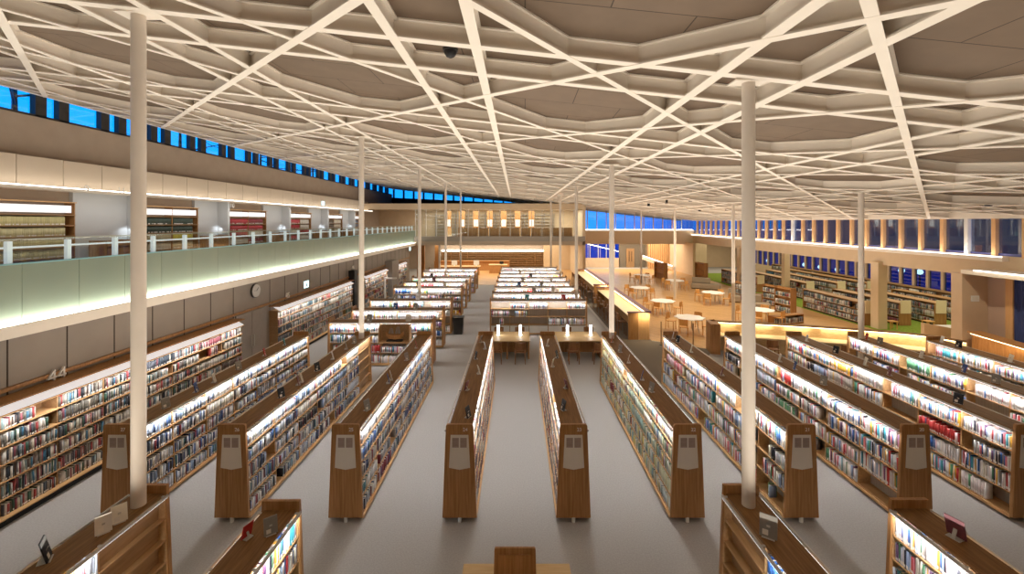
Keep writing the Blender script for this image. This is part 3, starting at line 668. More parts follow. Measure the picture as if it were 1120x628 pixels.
mass('books', rest, 'bookattr', 'rows of assorted books filling the shelves farther from the front', 'books')
def sofa(x, y, rz, L, label):
    r = thing('sofa', label, 'sofa', (x, y, .008), rz)
    MB().box(-L/2, L/2, -.38, .38, .05, .42).build('seat', 'sofa', r, bevel=.05); MB().box(-L/2, L/2*.3, .2, .42, .42, .85).build('backrest', 'sofa', r, bevel=.05)
    MB().box(-L/2+.05, L/2-.05, -.32, .32, 0, .06).build('base', 'black', r)
sofa(14.9, 33.6, -.5, 2.1, 'grey upholstered sofa beside the walnut shelf tower')
sofa(14.6, 25.6, -.3, 1.0, 'small grey upholstered bench beside the upright book display')
sofa(14.4, 28.2, -.4, .7, 'grey armchair right of the white cafe tables')
r = thing('low_cabinet', 'low brown cube cabinet on the wood floor before the green carpet', 'cabinet', (16.0, 28.0, .008))
MB().box(-.32, .32, -.27, .27, 0, .05).build('plinth', 'black', r); MB().box(-.35, .35, -.3, .3, .05, .5).build('body', 'walnut', r); MB().box(-.37, .37, -.32, .32, .5, .54).build('top', 'walnut_top', r)
# low cream partition and white table near the beige pillar
tag(MB().hexa([(17.2, 18.0, 0), (18.2, 17.5, 0), (18.2, 17.65, 0), (17.2, 18.15, 0), (17.2, 18.0, 1.0), (18.2, 17.5, .85), (18.2, 17.65, .85), (17.2, 18.15, 1.0)]).build('partition_board', mat('cream_board_mat', srgb(214, 184, 148), .6)), 'low cream board partition beside the white table', 'partition')
r = thing('low_table', 'white square table behind the low cream partition', 'table', (18.9, 18.6, .009))
MB().box(-.7, .7, -.6, .6, .58, .64).build('table_top', 'white', r, bevel=.02)
for sx in (-.6, .6):
    for sy in (-.5, .5): MB().tube((sx, sy, 0), (sx, sy, .58), .03).build('leg', 'white', r)

# white scalloped cafe tables and chairs
def scallop_table(x, y, label):
    r = thing('cafe_table', label, 'table', (x, y, .008), R.random(), 'white scalloped cafe tables'); m = MB(); n = 48
    pts = [((.66+.045*math.cos(8*2*math.pi*i/n))*math.cos(2*math.pi*i/n), (.66+.045*math.cos(8*2*math.pi*i/n))*math.sin(2*math.pi*i/n)) for i in range(n)]
    m.prism(pts, 'z', .69, .72).build('table_top', 'table_white', r)
    for k in range(4):
        a = k*math.pi/2+.4; MB().tube((.28*math.cos(a), .28*math.sin(a), .69), (.45*math.cos(a), .45*math.sin(a), 0), .02, 10).build('leg', 'metal', r)
    return r
def make_chair(label, wood, group, seatw=.42, dz=0):
    r = thing('chair', label, 'chair', (0, 0, 0), 0, group)
    MB().box(-seatw/2, seatw/2, -.2, .2, .42+dz, .45+dz).build('seat', wood, r, bevel=.01)
    m = MB(); n = 6   # curved backrest behind the sitter (+y)
    for i in range(n):
        a0, a1 = -.8+1.6*i/n, -.8+1.6*(i+1)/n; rr = .28
        p, q = (rr*math.sin(a0), .2-.28+rr*math.cos(a0)), (rr*math.sin(a1), .2-.28+rr*math.cos(a1))
        m.hexa([(p[0], p[1], .52+dz), (q[0], q[1], .52+dz), (q[0], q[1]+.025, .52+dz), (p[0], p[1]+.025, .52+dz), (p[0], p[1]+.03, .80+dz), (q[0], q[1]+.03, .80+dz), (q[0], q[1]+.055, .80+dz), (p[0], p[1]+.055, .80+dz)])
    m.build('backrest', wood, r)
    for sx in (-1, 1):
        MB().bar((sx*.18, -.17, 0), (sx*.17, -.16, .42+dz), .03, .03).build('leg', wood, r)
        MB().bar((sx*.19, .2, 0), (sx*.17, .2, .62+dz), .03, .03).build('leg', wood, r)
    return r
ch = make_chair('x', 'chair_wood', 'light wood chairs around the white tables'); chused = False
TB = [(8.27, 20.4, 'nearest the lit curved counter'), (8.47, 24.7, 'second from the curved counter'), (8.56, 29.7, 'third from the curved counter'), (10.8, 36.8, 'farthest, near the lobby'),
      (12.4, 33.4, 'left of the grey sofa'), (12.7, 27.6, 'before the grey sofa'), (12.66, 22.2, 'behind the front right column')]
for x, y, w in TB:
    scallop_table(x, y, 'white scalloped cafe table ' + w)
    a0 = R.uniform(-.2, .2)
    for k in range(4):
        a = a0+[-2.3, -.85, .75, 2.4][k]; rr = .88; rz = a-math.pi/2+R.uniform(-.3, .3)
        lab = 'wood chair at the %s of the white table %s' % (['near left', 'near right', 'far right', 'far left'][k], w)
        px, py = x+rr*math.cos(a), y+rr*math.sin(a)
        if chused: dup(ch, (px, py, .008), rz, lab)
        else: ch.location = (px, py, .008); ch.rotation_euler = (0, 0, rz); ch['label'] = lab; chused = True

# study tables with lamps
dch = make_chair('x', 'chair_dark', 'wooden chairs at the study tables', .46); dused = False
for i, (x0, x1, w) in enumerate(((-1.25, .52, 'left'), (1.52, 3.3, 'right'))):
    r = thing('study_table', 'oak study table with two white lamps, %s of the pair' % w, 'table', ((x0+x1)/2, 17.0, 0)); hl = (x1-x0)/2
    MB().box(-hl, hl, -.7, .7, .69, .73).build('table_top', 'oak_desk', r, bevel=.008); MB().box(-hl+.1, hl-.1, -.02, .02, .1, .69).build('modesty_panel', 'walnut', r)
    for s in (-1, 0, 1): MB().box(s*(hl-.05)-.03, s*(hl-.05)+.03, -.6, .6, 0, .69).build('leg_panel', 'walnut', r)
    for j, lx in enumerate((-.37, .52) if i == 0 else (-.38, .55)):
        lp = thing('table_lamp', 'white column lamp on the %s study table, %s one' % (w, ['left', 'right'][j]), 'lamp', ((x0+x1)/2+lx, 17.05, .73), 0, 'white column lamps on the study tables')
        MB().tube((0, 0, 0), (0, 0, .02), .09, 20).build('base', 'white', lp); MB().tube((0, 0, .02), (0, 0, .42), .045, 20).build('shade', 'lamp_white', lp, smooth=True)
        for k in (0, 1):
            px, py, rz = (x0+x1)/2+lx+(.1 if i else -.02), (16.0 if k == 0 else 18.0), (math.pi if k == 0 else 0)
            lab = 'brown wooden chair on the %s side of the %s study table, %s seat' % (['near', 'far'][k], w, ['left', 'right'][j])
            if dused: dup(dch, (px, py, 0), rz, lab)
            else: dch.location = (px, py, 0); dch.rotation_euler = (0, 0, rz); dch['label'] = lab; dused = True

# long study counters with lit desk, running away to the right of the middle block
def counter(y0, y1, w):
    r = thing('study_counter', 'long lit oak study counter beside the wood floor, %s section' % w, 'counter', (5.0, y0, .004)); L = y1-y0
    MB().box(.02, .82, .06, L-.06, 1.03, 1.07).build('desk_top', mat('lit_desk', srgb(236, 214, 168), .4), r)
    MB().box(.82, .95, 0, L, 0, 1.24).build('screen', 'oak_end', r); MB().box(.76, 1.02, -.03, L+.03, 1.24, 1.28).build('screen_cap', 'purple', r)
    for y in (0, L-.06):
        m = MB().box(0, .45, y, y+.06, 0, 1.2); m.build('end_panel', 'walnut', r)
        m = MB()
        for k in range(6): m.box(.45+.085*k, .52+.085*k, y-.01, y+.06, 0, 1.2)
        m.build('slat_panel', 'frame_wood', r); MB().box(-.03, 1.02, y-.04, y+.1, 1.2, 1.25).build('end_cap', 'purple', r)
    MB().box(.79, .815, .1, L-.1, 1.16, 1.2).build('light_strip', 'led_warm', r)
    return r
counter(19.1, 26.5, 'nearer'); counter(27.6, 36.5, 'farther')
bst = make_chair('x', 'chair_dark', 'wooden chairs along the study counters', .42, .22); bused = False
for sec, (y0, y1) in enumerate(((19.6, 26.3), (28.0, 36.3))):
    n = 7 if sec == 0 else 8
    for k in range(n):
        y = y0+.3+(y1-y0-.6)*k/(n-1); lab = 'wooden chair at the %s study counter, %s from its near end' % (['nearer', 'farther'][sec], ORD[k])
        if bused: dup(bst, (4.9, y, .004), math.pi/2, lab)
        else: bst.location = (4.9, y, .004); bst.rotation_euler = (0, 0, math.pi/2); bst['label'] = lab; bused = True
# curved lit counter on the right, with a back screen facing the camera
def cpath(t):   # 0..1
    P = [(8.05, 17.7), (10.5, 17.1), (12.9, 16.35), (14.6, 15.6), (15.4, 14.6)]
    n = len(P)-1; i = min(int(t*n), n-1); u = t*n-i
    p0, p1, p2, p3 = P[max(i-1, 0)], P[i], P[i+1], P[min(i+2, n)]
    f = lambda a, b, c_, d_: .5*(2*b+(c_-a)*u+(2*a-5*b+4*c_-d_)*u*u+(3*b-a-3*c_+d_)*u**3)
    return Vector((f(p0[0], p1[0], p2[0], p3[0]), f(p0[1], p1[1], p2[1], p3[1])))
def sweep(m, d0, d1, z0, z1, n=40):
    for i in range(n):
        a, b = cpath(i/n), cpath((i+1)/n); da, db = (cpath(min(1, i/n+.01))-cpath(max(0, i/n-.01))).normalized(), (cpath(min(1, (i+1)/n+.01))-cpath(max(0, (i+1)/n-.01))).normalized()
        na, nb_ = Vector((da.y, -da.x)), Vector((db.y, -db.x))
        A0, A1, B0, B1 = a+na*d0, a+na*d1, b+nb_*d0, b+nb_*d1
        m.hexa([(*A0, z0), (*A1, z0), (*B1, z0), (*B0, z0), (*A0, z1), (*A1, z1), (*B1, z1), (*B0, z1)])
    return m
r = thing('curved_counter', 'curved lit counter with pale wood screen behind the right bookcases', 'counter', (0, 0, 0))
sweep(MB(), 0, .06, 0, 1.16).build('screen', 'oak_desk', r); sweep(MB(), -.06, .16, 1.16, 1.2).build('screen_cap', 'walnut_top', r)
sweep(MB(), .06, .66, .70, .74).build('desk_top', mat('lit_desk2', srgb(238, 218, 176), .4), r); sweep(MB(), .09, .12, 1.13, 1.158).build('light_strip', 'led_warm', r)
MB().prism([(7.9, 17.8), (8.25, 17.7), (8.1, 16.95), (7.75, 17.05)], 'z', 0, 1.2).build('end_panel', 'walnut', r)
for k in range(8):
    a = cpath(.08+.12*k); d_ = (cpath(.09+.12*k)-cpath(.07+.12*k)).normalized()
    rz = math.atan2(d_.y, d_.x)+math.pi
    dup(dch, (a.x+d_.y*.95, a.y-d_.x*.95, 0), rz, 'wooden chair at the curved lit counter, %s from its left end' % ORD[k], 'chairs at the curved counter')
r = thing('low_counter', 'orange lit slatted wood counter before the beige pillar at far right', 'counter', (0, 0, 0))
m = MB(); A, B = Vector((16.75, 15.7)), Vector((16.15, 12.4)); n = 26; dv = (B-A)/n
for k in range(n): p, q = A+dv*k, A+dv*(k+.94); m.hexa([(p.x, p.y, 0), (q.x, q.y, 0), (q.x+.12, q.y, 0), (p.x+.12, p.y, 0), (p.x, p.y, 1.14), (q.x, q.y, 1.14), (q.x+.12, q.y, 1.14), (p.x+.12, p.y, 1.14)])
m.build('slat_front', 'orange_wood', r)
MB().hexa([(A.x-.12, A.y+.05, 1.2), (B.x-.12, B.y, 1.2), (B.x+.4, B.y, 1.2), (A.x+.4, A.y+.05, 1.2), (A.x-.12, A.y+.05, 1.25), (B.x-.12, B.y, 1.25), (B.x+.4, B.y, 1.25), (A.x+.4, A.y+.05, 1.25)]).build('counter_top', 'orange_wood', r)
MB().hexa([(A.x-.06, A.y, 1.16), (B.x-.06, B.y, 1.16), (B.x-.02, B.y, 1.16), (A.x-.02, A.y, 1.16), (A.x-.06, A.y, 1.19), (B.x-.06, B.y, 1.19), (B.x-.02, B.y, 1.19), (A.x-.02, A.y, 1.19)]).build('light_strip', 'led_warm', r)
# slim posts by the dark entry
for i, (x, y, w) in enumerate(((6.2, 18.3, 'beside the study counter end'), (7.45, 18.0, 'beside the curved counter end'))):
    o = thing('barrier_post', 'slim dark barrier post ' + w, 'post', (x, y, .008)); MB().tube((0, 0, 0), (0, 0, 1.0), .025).build('pole', 'shelf_in', o); MB().tube((0, 0, 0), (0, 0, .02), .09).build('base', 'darkmetal', o)

# search desk in the bottom centre
r = thing('search_desk', 'oak search desk in the bottom centre of the hall', 'desk', (.0, 5.15, 0))
MB().box(-.70, .70, -.5, .5, .71, .75).build('desk_top', 'oak_desk', r, bevel=.008)
for sx in (-.66, .66): MB().box(sx-.02, sx+.02, -.45, .45, 0, .71).build('side_panel', 'oak_end', r)
MB().box(-.64, .64, .38, .4, .2, .71).build('modesty_panel', 'walnut', r)
r = thing('screen_hood', 'dark walnut screen hood standing on the oak search desk', 'screen', (-.02, 5.42, .75))
MB().prism([(-.27, .0), (.27, .0), (.262, .36), (.25, .375), (-.25, .375), (-.262, .36)], 'y', 0, .03).build('rear_panel', 'walnut', r)
MB().prism([(-.2, .0), (.2, .0), (.2, .3), (-.2, .3)], 'y', -.02, -.001).build('inner_panel', 'walnut', r)
tag(MB().box(-.05, .05, 5.3, 5.38, .752, .775).build('cable_clip', 'white', bevel=.008), 'small white clip on the search desk below the walnut hood', 'clip')

# small displays standing on the bookcase tops
EA = MB().box(-.055, .055, -.03, .06, 0, .008).bar((0, .05, .004), (0, -.005, .12), .03, .006)
CARDC = ['8a8680', 'e8e2d4', '2c4a8c', '20242c', '8a8680', 'b02c2c', '20242c', 'd8d4cc', '70404a', '8a8680', '1f7f88', 'e0e0e0']
dsp = None; topz = 1.61
def display(x, y, rz, label, col, sc=1.0):
    global dsp
    if dsp is None:
        o = thing('book_display', label, 'book display', (x, y, topz), rz, 'small displays on the bookcase tops')
        EA.build('easel', 'metal', o); c_ = MB().hexa([(-.075, -.018, .008), (.075, -.018, .008), (.075, -.006, .008), (-.075, -.006, .008), (-.075, .03, .2), (.075, .03, .2), (.075, .042, .2), (-.075, .042, .2)]).build('cover', 'bookcover', o)
        MB().poly([(-.05, -.0195, .03), (.0, -.0195, .03), (.0, -.0065, .075), (-.05, -.0065, .075)]).build('cover_print', 'offwhite', c_); dsp = o
    else: o = dup(dsp, (x, y, topz), rz, label)
    o.children[1].color = hx(col) if o.children[1].name.startswith('cover') else (1, 1, 1, 1)
    for c_ in o.children:
        if c_.name.startswith('cover'): c_.color = hx(col)
    o.scale = (sc, sc, sc)
DS = {27: [8.4, 9.2, 9.75, 10.6, 11.7, 12.7], 26: [8.9, 9.6, 9.75, 10.5, 11.4, 12.3, 12.9], 25: [8.3, 9.7, 9.9, 11.3, 12.4], 24: [8.0, 9.3, 10.3, 11.4, 12.3, 13.0], 23: [8.3, 9.4, 10.8, 11.5, 12.6],
      22: [9.2, 9.9, 11.1, 12.0, 13.0], 21: [9.0, 10.2, 12.0, 13.0, 13.4], 20: [9.6, 10.6, 11.2, 12.8], 19: [8.6, 10.2, 10.9, 11.9, 13.1], 0: [9.7, 10.4, 11.5, 12.8, 13.3]}
CN = {'b02c2c': 'red', 'e8e2d4': 'cream', '2c4a8c': 'blue', '3d8a4a': 'green', '8a8680': 'grey', '20242c': 'black', 'c8a44a': 'yellow', 'd8d4cc': 'pale', '70404a': 'maroon', '1f7f88': 'teal', 'a06a3c': 'brown', 'e0e0e0': 'white'}
for num, x in rows:
    key = num
    for i, y in enumerate(DS[key]):
        if x == 13: y -= .35
        if num == 26 and y > 13.2: continue
        s = -1 if x > 0 else 1
        if x in (-1, 1) and i % 2: s = -s
        col = CARDC[(i*5+abs(x)*3) % len(CARDC)]
        nm = ('bookcase '+WN[num]) if num else ('second bookcase from the lit counter' if x == 11 else 'bookcase nearest the lit counter')
        display(x+s*.10, y, s*(1.9 if i % 3 else 1.2), '%s cover on an easel, %s, %s from near end' % (CN[col], nm, ORD[i]), col)
for x, y, rz, col, w, sc in ((-5.08, 4.62, 2.2, '20242c', 'front left bookcase, nearer one', 1.2), (-4.86, 5.02, .9, 'd8d4cc', 'front left bookcase, second from the column', 1.0), (-4.84, 5.2, .9, 'e8e2d4', 'front left bookcase, right beside the column', 1.0), (-3.13, 4.95, -1.9, 'b02c2c', 'front bookcase before twenty-five, left one', .85), (-2.88, 5.0, .7, '8a8680', 'front bookcase before twenty-five, right one', .95),
                            (2.92, 4.95, -.6, '8a8680', 'front right column bookcase', 1.2), (5.1, 4.95, 1.9, '70404a', 'front bookcase before twenty-one', 1.2)):
    display(x, y, rz, '%s cover on an easel on the %s' % (CN[col], w), col, sc)
k = 0
for blk, ys, x0, L, w in (('left', LB, -6.85, 3.75, 'left'), ('middle', MBK, -1.2, 4.45, 'middle')):
    for i, y in enumerate(ys[:6]):
        for j in range(2 if i < 4 else 1):
            x = x0+L*(.38+.3*j+.1*math.sin(i*2+j)); col = CARDC[(k*7) % len(CARDC)]; k += 1
            display(x, y+.12, .15*math.sin(k), '%s cover on an easel, %s crosswise bookcase of %s block%s' % (CN[col], ORD[i], w, [', left', ', right'][j] if i < 4 else ''), col, 1.3)
# model ship in the niche of the first left crosswise bookcase
bt = thing('model_ship', 'small wooden model ship with grey sails on the first left crosswise bookcase', 'model', (-4.35, 15.25, 1.02))
m = MB(); prof = [(-.32, .10, .03), (-.2, .0, .08), (0, -.02, .1), (.2, .0, .08), (.32, .12, .03)]
for i in range(4):
    (xa, za, wa), (xb, zb_, wb) = prof[i], prof[i+1]
    m.hexa([(xa, -wa*.4, za+.08), (xb, -wb*.4, zb_+.08), (xb, wb*.4, zb_+.08), (xa, wa*.4, za+.08), (xa, -wa, za+.24), (xb, -wb, zb_+.24), (xb, wb, zb_+.24), (xa, wa, za+.24)])
m.build('hull', 'orange_wood', bt)
for x, h in ((-.14, .5), (.1, .56)): MB().tube((x, 0, .2), (x, 0, h), .008, 8).build('mast', 'walnut', bt); MB().prism([(x-.1, .26), (x+.1, .26), (x+.05, h-.04), (x-.03, h-.04)], 'y', .01, .02).build('sail', 'grey_fab', bt)
MB().box(-.28, .28, -.1, .1, 0, .04).build('base', 'darkmetal', bt); MB().box(-.02, .02, -.02, .02, .04, .1).build('stand', 'darkmetal', bt)
shf = thing('display_box', 'oak display niche box holding the model ship', 'display box', (-4.35, 15.3, .98))
MB().box(-.55, .55, -.2, .1, 0, .035).build('base', 'oak', shf)
for s in (-.55, .53): MB().box(s, s+.03, -.18, .1, .035, .6).build('side_panel', 'oak', shf)
MB().box(-.52, .53, .09, .1, .035, .6).build('back_panel', 'shelf_in', shf)
bn = thing('waste_bin', 'dark grey waste bin at the end of the third left crosswise bookcase', 'bin', (-2.75, 20.2, 0))
MB().hexa([(-.2, -.2, 0), (.2, -.2, 0), (.2, .2, 0), (-.2, .2, 0), (-.24, -.24, .75), (.24, -.24, .75), (.24, .24, .75), (-.24, .24, .75)]).build('body', 'darkmetal', bn); MB().box(-.25, .25, -.25, .25, .75, .8).build('rim', 'black', bn)

# ------------------------------------------------------------------ upper floor on the left
seg = [(6.5, 13.2, ['d8d0a0', 'cdc48c', 'dcd4a8']), (15.6, 18.3, ['d8cdb8', '3c4a40', 'c8b890', 'd8c840']), (20.2, 23.3, ['e4dcd0', 'b83a40', '8c3038', 'c84a50']), (25.5, 28.4, ['b8363c', 'd8d0c4', '3c4680', 'c04048']), (30.4, 33.5, ['d8ccb4', 'b0a080', '6a5a48']), (35.4, 38.4, ['e0d8d0', 'c87078', '8890a0'])]
VOL = []
for i, (y0, y1, cc) in enumerate(seg):
    r = thing('periodical_shelf', 'upper floor periodical shelf with white header, %s from the left edge' % ORD[i], 'shelf', (XL, y0, 3.75), 0, 'periodical shelves on the upper floor'); L = y1-y0
    for k in range(6): MB().box(.02, .36, 0, L, .12+.32*k, .145+.32*k).build('shelf', 'shelf_in', r)
    MB().box(.0, .02, 0, L, 0, 2.2).build('back_panel', 'wall_brown', r)
    for y in (0, L/2, L): MB().box(.02, .33, y-.015, y+.015, 0, 2.1).build('upright', 'walnut', r)
    MB().box(.3, .33, .1, L-.1, 1.80, 2.02).build('header_panel', 'header', r); MB().box(.0, .4, 0, L, 2.1, 2.13).build('canopy', 'oak', r)
    for lv in range(5):
        y = y0+.25; cols_ = [R.choice(cc) for _ in range(3)]
        while y < y1-.3:
            w = R.uniform(.03, .05)
            if abs(y-(y0+L/2)) > .05:
                f = R.uniform(.85, 1.05); c_ = [min(1, v*f) for v in hx(cols_[0] if y < y0+L/2 else cols_[1])[:3]]+[1]
                VOL.append(dict(p=(XL+.31, y+w/2, 3.75+.146+.32*lv), a=(0, 1), o=(1, 0), w=w*.95, h=.25, d=.2, c=c_, lean=0))
            y += w
mass('bound_volumes', VOL, 'bookattr', 'rows of bound periodical volumes on the upper floor shelves', 'books')
for i, (y0, y1) in enumerate(((13.35, 15.2), (18.4, 19.8), (23.4, 25.2), (28.5, 30.3), (33.6, 35.3))):
    struct(MB().box(XL, XL+.12, y0, y1, 3.75, 6.2).box(XL+.12, XL+.6, y1, y1+.14, 3.75, 6.2).build('wall_nook', mat('nook_white', srgb(206, 210, 214), .5)))
    r = thing('study_carrel', 'brown study carrel desk in the %s white nook of the upper floor' % ORD[i], 'desk', (XL+.48, (y0+y1)/2, 3.75), 0, 'study carrels on the upper floor')
    MB().box(-.3, .3, -.5, .5, .68, .72).build('desk_top', 'walnut', r); MB().box(.28, .3, -.5, .5, .3, .92).build('screen', 'walnut', r)
    for s in (-.49, .47): MB().box(-.3, .3, s, s+.02, 0, .92).build('side_panel', 'walnut', r)
    spot('nook_lamp', (XL+.35, y1-.1, 5.0), 2.5, (.9, .96, 1), 2.6, (0, math.radians(50), 0))
W2 = lambda px, py, X: (X, F*X/(px-CX), H-(py-CY)*(X/(px-CX)))
for body, px, py in (('9', 95, 207), ('11', 133, 209), ('10', 254, 225), ('12', 316, 227)):
    x, y, z = W2(px, py, -13.3)
    o = text('hanging_number', body, .32, Matrix.Translation((x, y, z)) @ facing('-x'), 'white'); tag(o, 'white number %s hung along the upper floor light line, %s' % (body, {'9': 'over the nook', '11': 'beside the front column', '10': 'over the second red shelf', '12': 'over the third red shelf'}[body]), 'number sign')
for body, px, py, s in (('44', 62, 411, .36), ('45', 314.5, 323.5, .3), ('46', 386, 293, .3)):
    x, y, z = W2(px, py, XW+(.06 if body != '47' else .53))
    o = text('wall_number', body, s, Matrix.Translation((x, y, z)) @ facing('-x'), 'white', depth=.02); tag(o, 'white number %s on the lower left wall, %s' % (body, {'44': 'above the long wall bookcase', '45': 'just past the grey double door', '46': 'above the end of the second wall bookcase', '47': 'above the grey pier'}[body]), 'number sign')
ck = thing('wall_clock', 'round grey wall clock above the grey double door', 'clock', (XW, 15.06, 2.85))
MB().tube((0, 0, 0), (.06, 0, 0), .245, 32).build('case', 'darkmetal', ck, smooth=True); MB().tube((.06, 0, 0), (.075, 0, 0), .225, 32).build('face', 'metal', ck)
MB().bar((.08, 0, 0), (.08, .1, .1), .012, .012).build('hand', 'black', ck); MB().bar((.08, 0, 0), (.08, -.16, .02), .01, .01).build('hand', 'black', ck)
for (x, y, z, w) in ((XW, 18.65, 2.55, 'lower left wall'), (-13.3, 29.2, 6.55, 'upper floor bulkhead'), (-9.1, 36.2, 3.0, 'wall end by the rear wood panels')):
    e = thing('exit_sign', 'small lit exit sign on the ' + w, 'sign', (x, y, z)); MB().box(0, .06, -.22, .22, -.16, .16).build('housing', 'white', e); MB().box(.061, .066, -.2, .2, -.14, .14).build('lit_face', 'exit', e)
    MB().box(.066, .07, -.02, .08, -.09, .03).tube((.068, .03, .06), (.072, .03, .06), .03, 12).build('running_figure', 'grey_door', e)
# rear upper room: hanging boards and low cabinets
for k in range(7):
    x = -6.6+1.34*k
    o = thing('hanging_board', 'brown hanging board with a white sheet behind the rear glazing, %s from the left' % ORD[k], 'board', (x, 41.2, 3.75), 0, 'boards behind the rear glazing')
    MB().box(-.28, .28, 0, .04, .9, 2.6).build('board', 'orange_wood', o); MB().box(-.22, .22, -.02, -.005, 1.1, 1.75).build('white_sheet', 'white', o); MB().box(-.3, .3, -.1, .14, 0, .9).build('pedestal', 'oak_end', o)
for k in range(11):
    x = -4.9+.95*k
    o = thing('low_cabinet', 'low brown cabinet standing against the rear upper glazing, %s from the left' % ORD[k], 'cabinet', (x, 38.7, 3.75), 0, 'low cabinets against the rear glazing')
    MB().box(-.44, .44, -.2, .2, .06, .98).build('body', 'orange_wood', o); MB().box(-.45, .45, -.22, .22, .98, 1.01).build('top', 'walnut_top', o); MB().box(-.42, .42, -.18, .18, 0, .06).build('plinth', 'black', o)
r = thing('upper_bookshelf', 'wide grey bookshelf on the rear wall of the upper glazed room', 'shelf', (-2.2, 43.3, 3.75))
for k in range(7): MB().box(-6, 6, -.25, .15, .3+.32*k, .33+.32*k).build('shelf', 'metal', r)
for k in range(13): MB().box(-6+k-.015, -6+k+.015, -.25, .15, 0, 2.4).build('upright', 'grey_door', r)
# ceiling dome and black downlights
dm = thing('dome_camera', 'black dome camera under the ceiling near the front', 'camera', (-.95, 6.12, zc(-.95)+.25))
MB().lathe([(.02, -.14), (.06, -.12), (.085, -.08), (.09, -.04)], 20).build('dome', 'black', dm, smooth=True); MB().lathe([(.11, -.04), (.11, 0)], 20).build('base', 'darkmetal', dm, smooth=True)
for i, (x, y, w) in enumerate(((9.1, 29.4, 'farthest of the left file'), (9.1, 25.9, 'middle of the left file'), (9.2, 22.6, 'nearest of the left file'), (12.4, 28.9, 'farthest of the right file'), (12.7, 25.8, 'second of the right file'), (12.5, 21.9, 'third of the right file'), (12.8, 18.8, 'nearest of the right file'), (14.6, 13.2, 'by itself nearest the right windows'))):
    z = zc(x)
    o = thing('ceiling_spotlight', 'black ceiling spotlight above the wood floor, ' + w, 'light', (x, y, z), 0, 'black spotlights over the wood floor'); MB().tube((0, 0, .24), (0, 0, .0), .09, 16).build('housing', 'black', o, smooth=True); MB().tube((0, 0, .0), (0, 0, -.03), .095, 16, .08).build('rim', 'darkmetal', o)
    spot('spot_lamp', (x, y, z-.06), 330, (1, .85, .60), 2.6)
# outside: lamps and trees at dusk, ground coloured blue for the dusk light on it
struct(MB().box(-60, 80, -10, 120, -.5, -.21).build('ground_outside', mat('dusk_blue_ground', srgb(14, 74, 165), .9)))
for i, (px, py) in enumerate(((840, 285), (880, 289.5), (897, 292), (916, 295), (786, 272.5), (986, 296), (1006, 297.5))):
    X = 31.0; y = F*X/(px-CX); z = H-(py-CY)*y/F
    o = thing('street_lamp', 'white globe lamp seen through the wing windows, %s from the left' % ORD[[1, 2, 3, 4, 0, 5, 6][i]], 'lamp', (X, y, -.21), 0, 'globe lamps outside the wing windows')
    MB().lathe([(.02, z+.0), (.16, z+.06), (.22, z+.21), (.16, z+.36), (.02, z+.42)], 16).build('globe', 'globe', o, smooth=True); MB().tube((0, 0, 0), (0, 0, z+.02), .05).build('pole', 'darkmetal', o)
def tree(x, y, h, label, seed):
    rr = random.Random(seed); o = thing('tree', label, 'tree', (x, y, -.21), 0, 'dusk trees outside the left clerestory'); MB().tube((0, 0, 0), (0, 0, h), .3, 10, .05).build('trunk', 'black', o); m = MB()
    for k in range(14):
        z = rr.uniform(h*.45, h); a = rr.uniform(0, 6.28); L = rr.uniform(1.5, 4); q = Vector((L*math.cos(a), L*math.sin(a), z+rr.uniform(-.3, .6))); m.tube((0, 0, z), q, .05, 6, .015)
        for j in range(6): s = q*rr.uniform(.5, 1); s.z = z+(q.z-z)*.8; m.tube(s, s+Vector((rr.uniform(-.8, .8), rr.uniform(-.8, .8), rr.uniform(-.4, .4))), .02, 5, .01)
    m.build('branches', 'black', o)
for i, (x, y) in enumerate(((-20, 17), (-20.5, 26), (-21, 35), (-21, 44))): tree(x, y, 12, 'bare dark tree outside the left clerestory, %s from the left edge' % ORD[i], i+3)

# ------------------------------------------------------------------ lights
COOL = (1, .965, .93); WARM = (1, .90, .76)
for num, x in rows:
    y0 = Y0 if x < 13 else 6.95
    for s in (-1, 1):
        area('shelf_light', (x+s*.292, y0+LR/2, 1.548), .03, LR-.1, 33, COOL, (0, s*math.radians(26), 0))
for x, y1 in ((-4.96, 5.8), (-3.0, 5.47), (3.03, 5.8), (5.03, 5.5)):
    short = x in (-4.96, 3.03)
    for s in (-1, 1): area('shelf_light', (x+s*.292, y1-(2.35 if short else 1.85), 1.548), .03, 2.5 if short else 3.5, 17 if short else 24, COOL, (0, s*math.radians(26), 0))
for ys, x0, L in ((LB, -6.85, 3.75), (MBK, -1.2, 4.45)):
    for y in ys:
        area('shelf_light', (x0+L/2, y+.25-.292, 1.548), L-.1, .03, 25, COOL, (math.radians(26), 0, 0))
        area('shelf_light', (x0+L/2, y+.25+.292, 1.548), L-.1, .03, 18, COOL, (-math.radians(26), 0, 0))
for y0, y1, _, n in WC: area('wall_shelf_light', (XW+.50, (y0+y1)/2, 1.90), .04, y1-y0, 5*(y1-y0), COOL, (0, math.radians(24), 0))
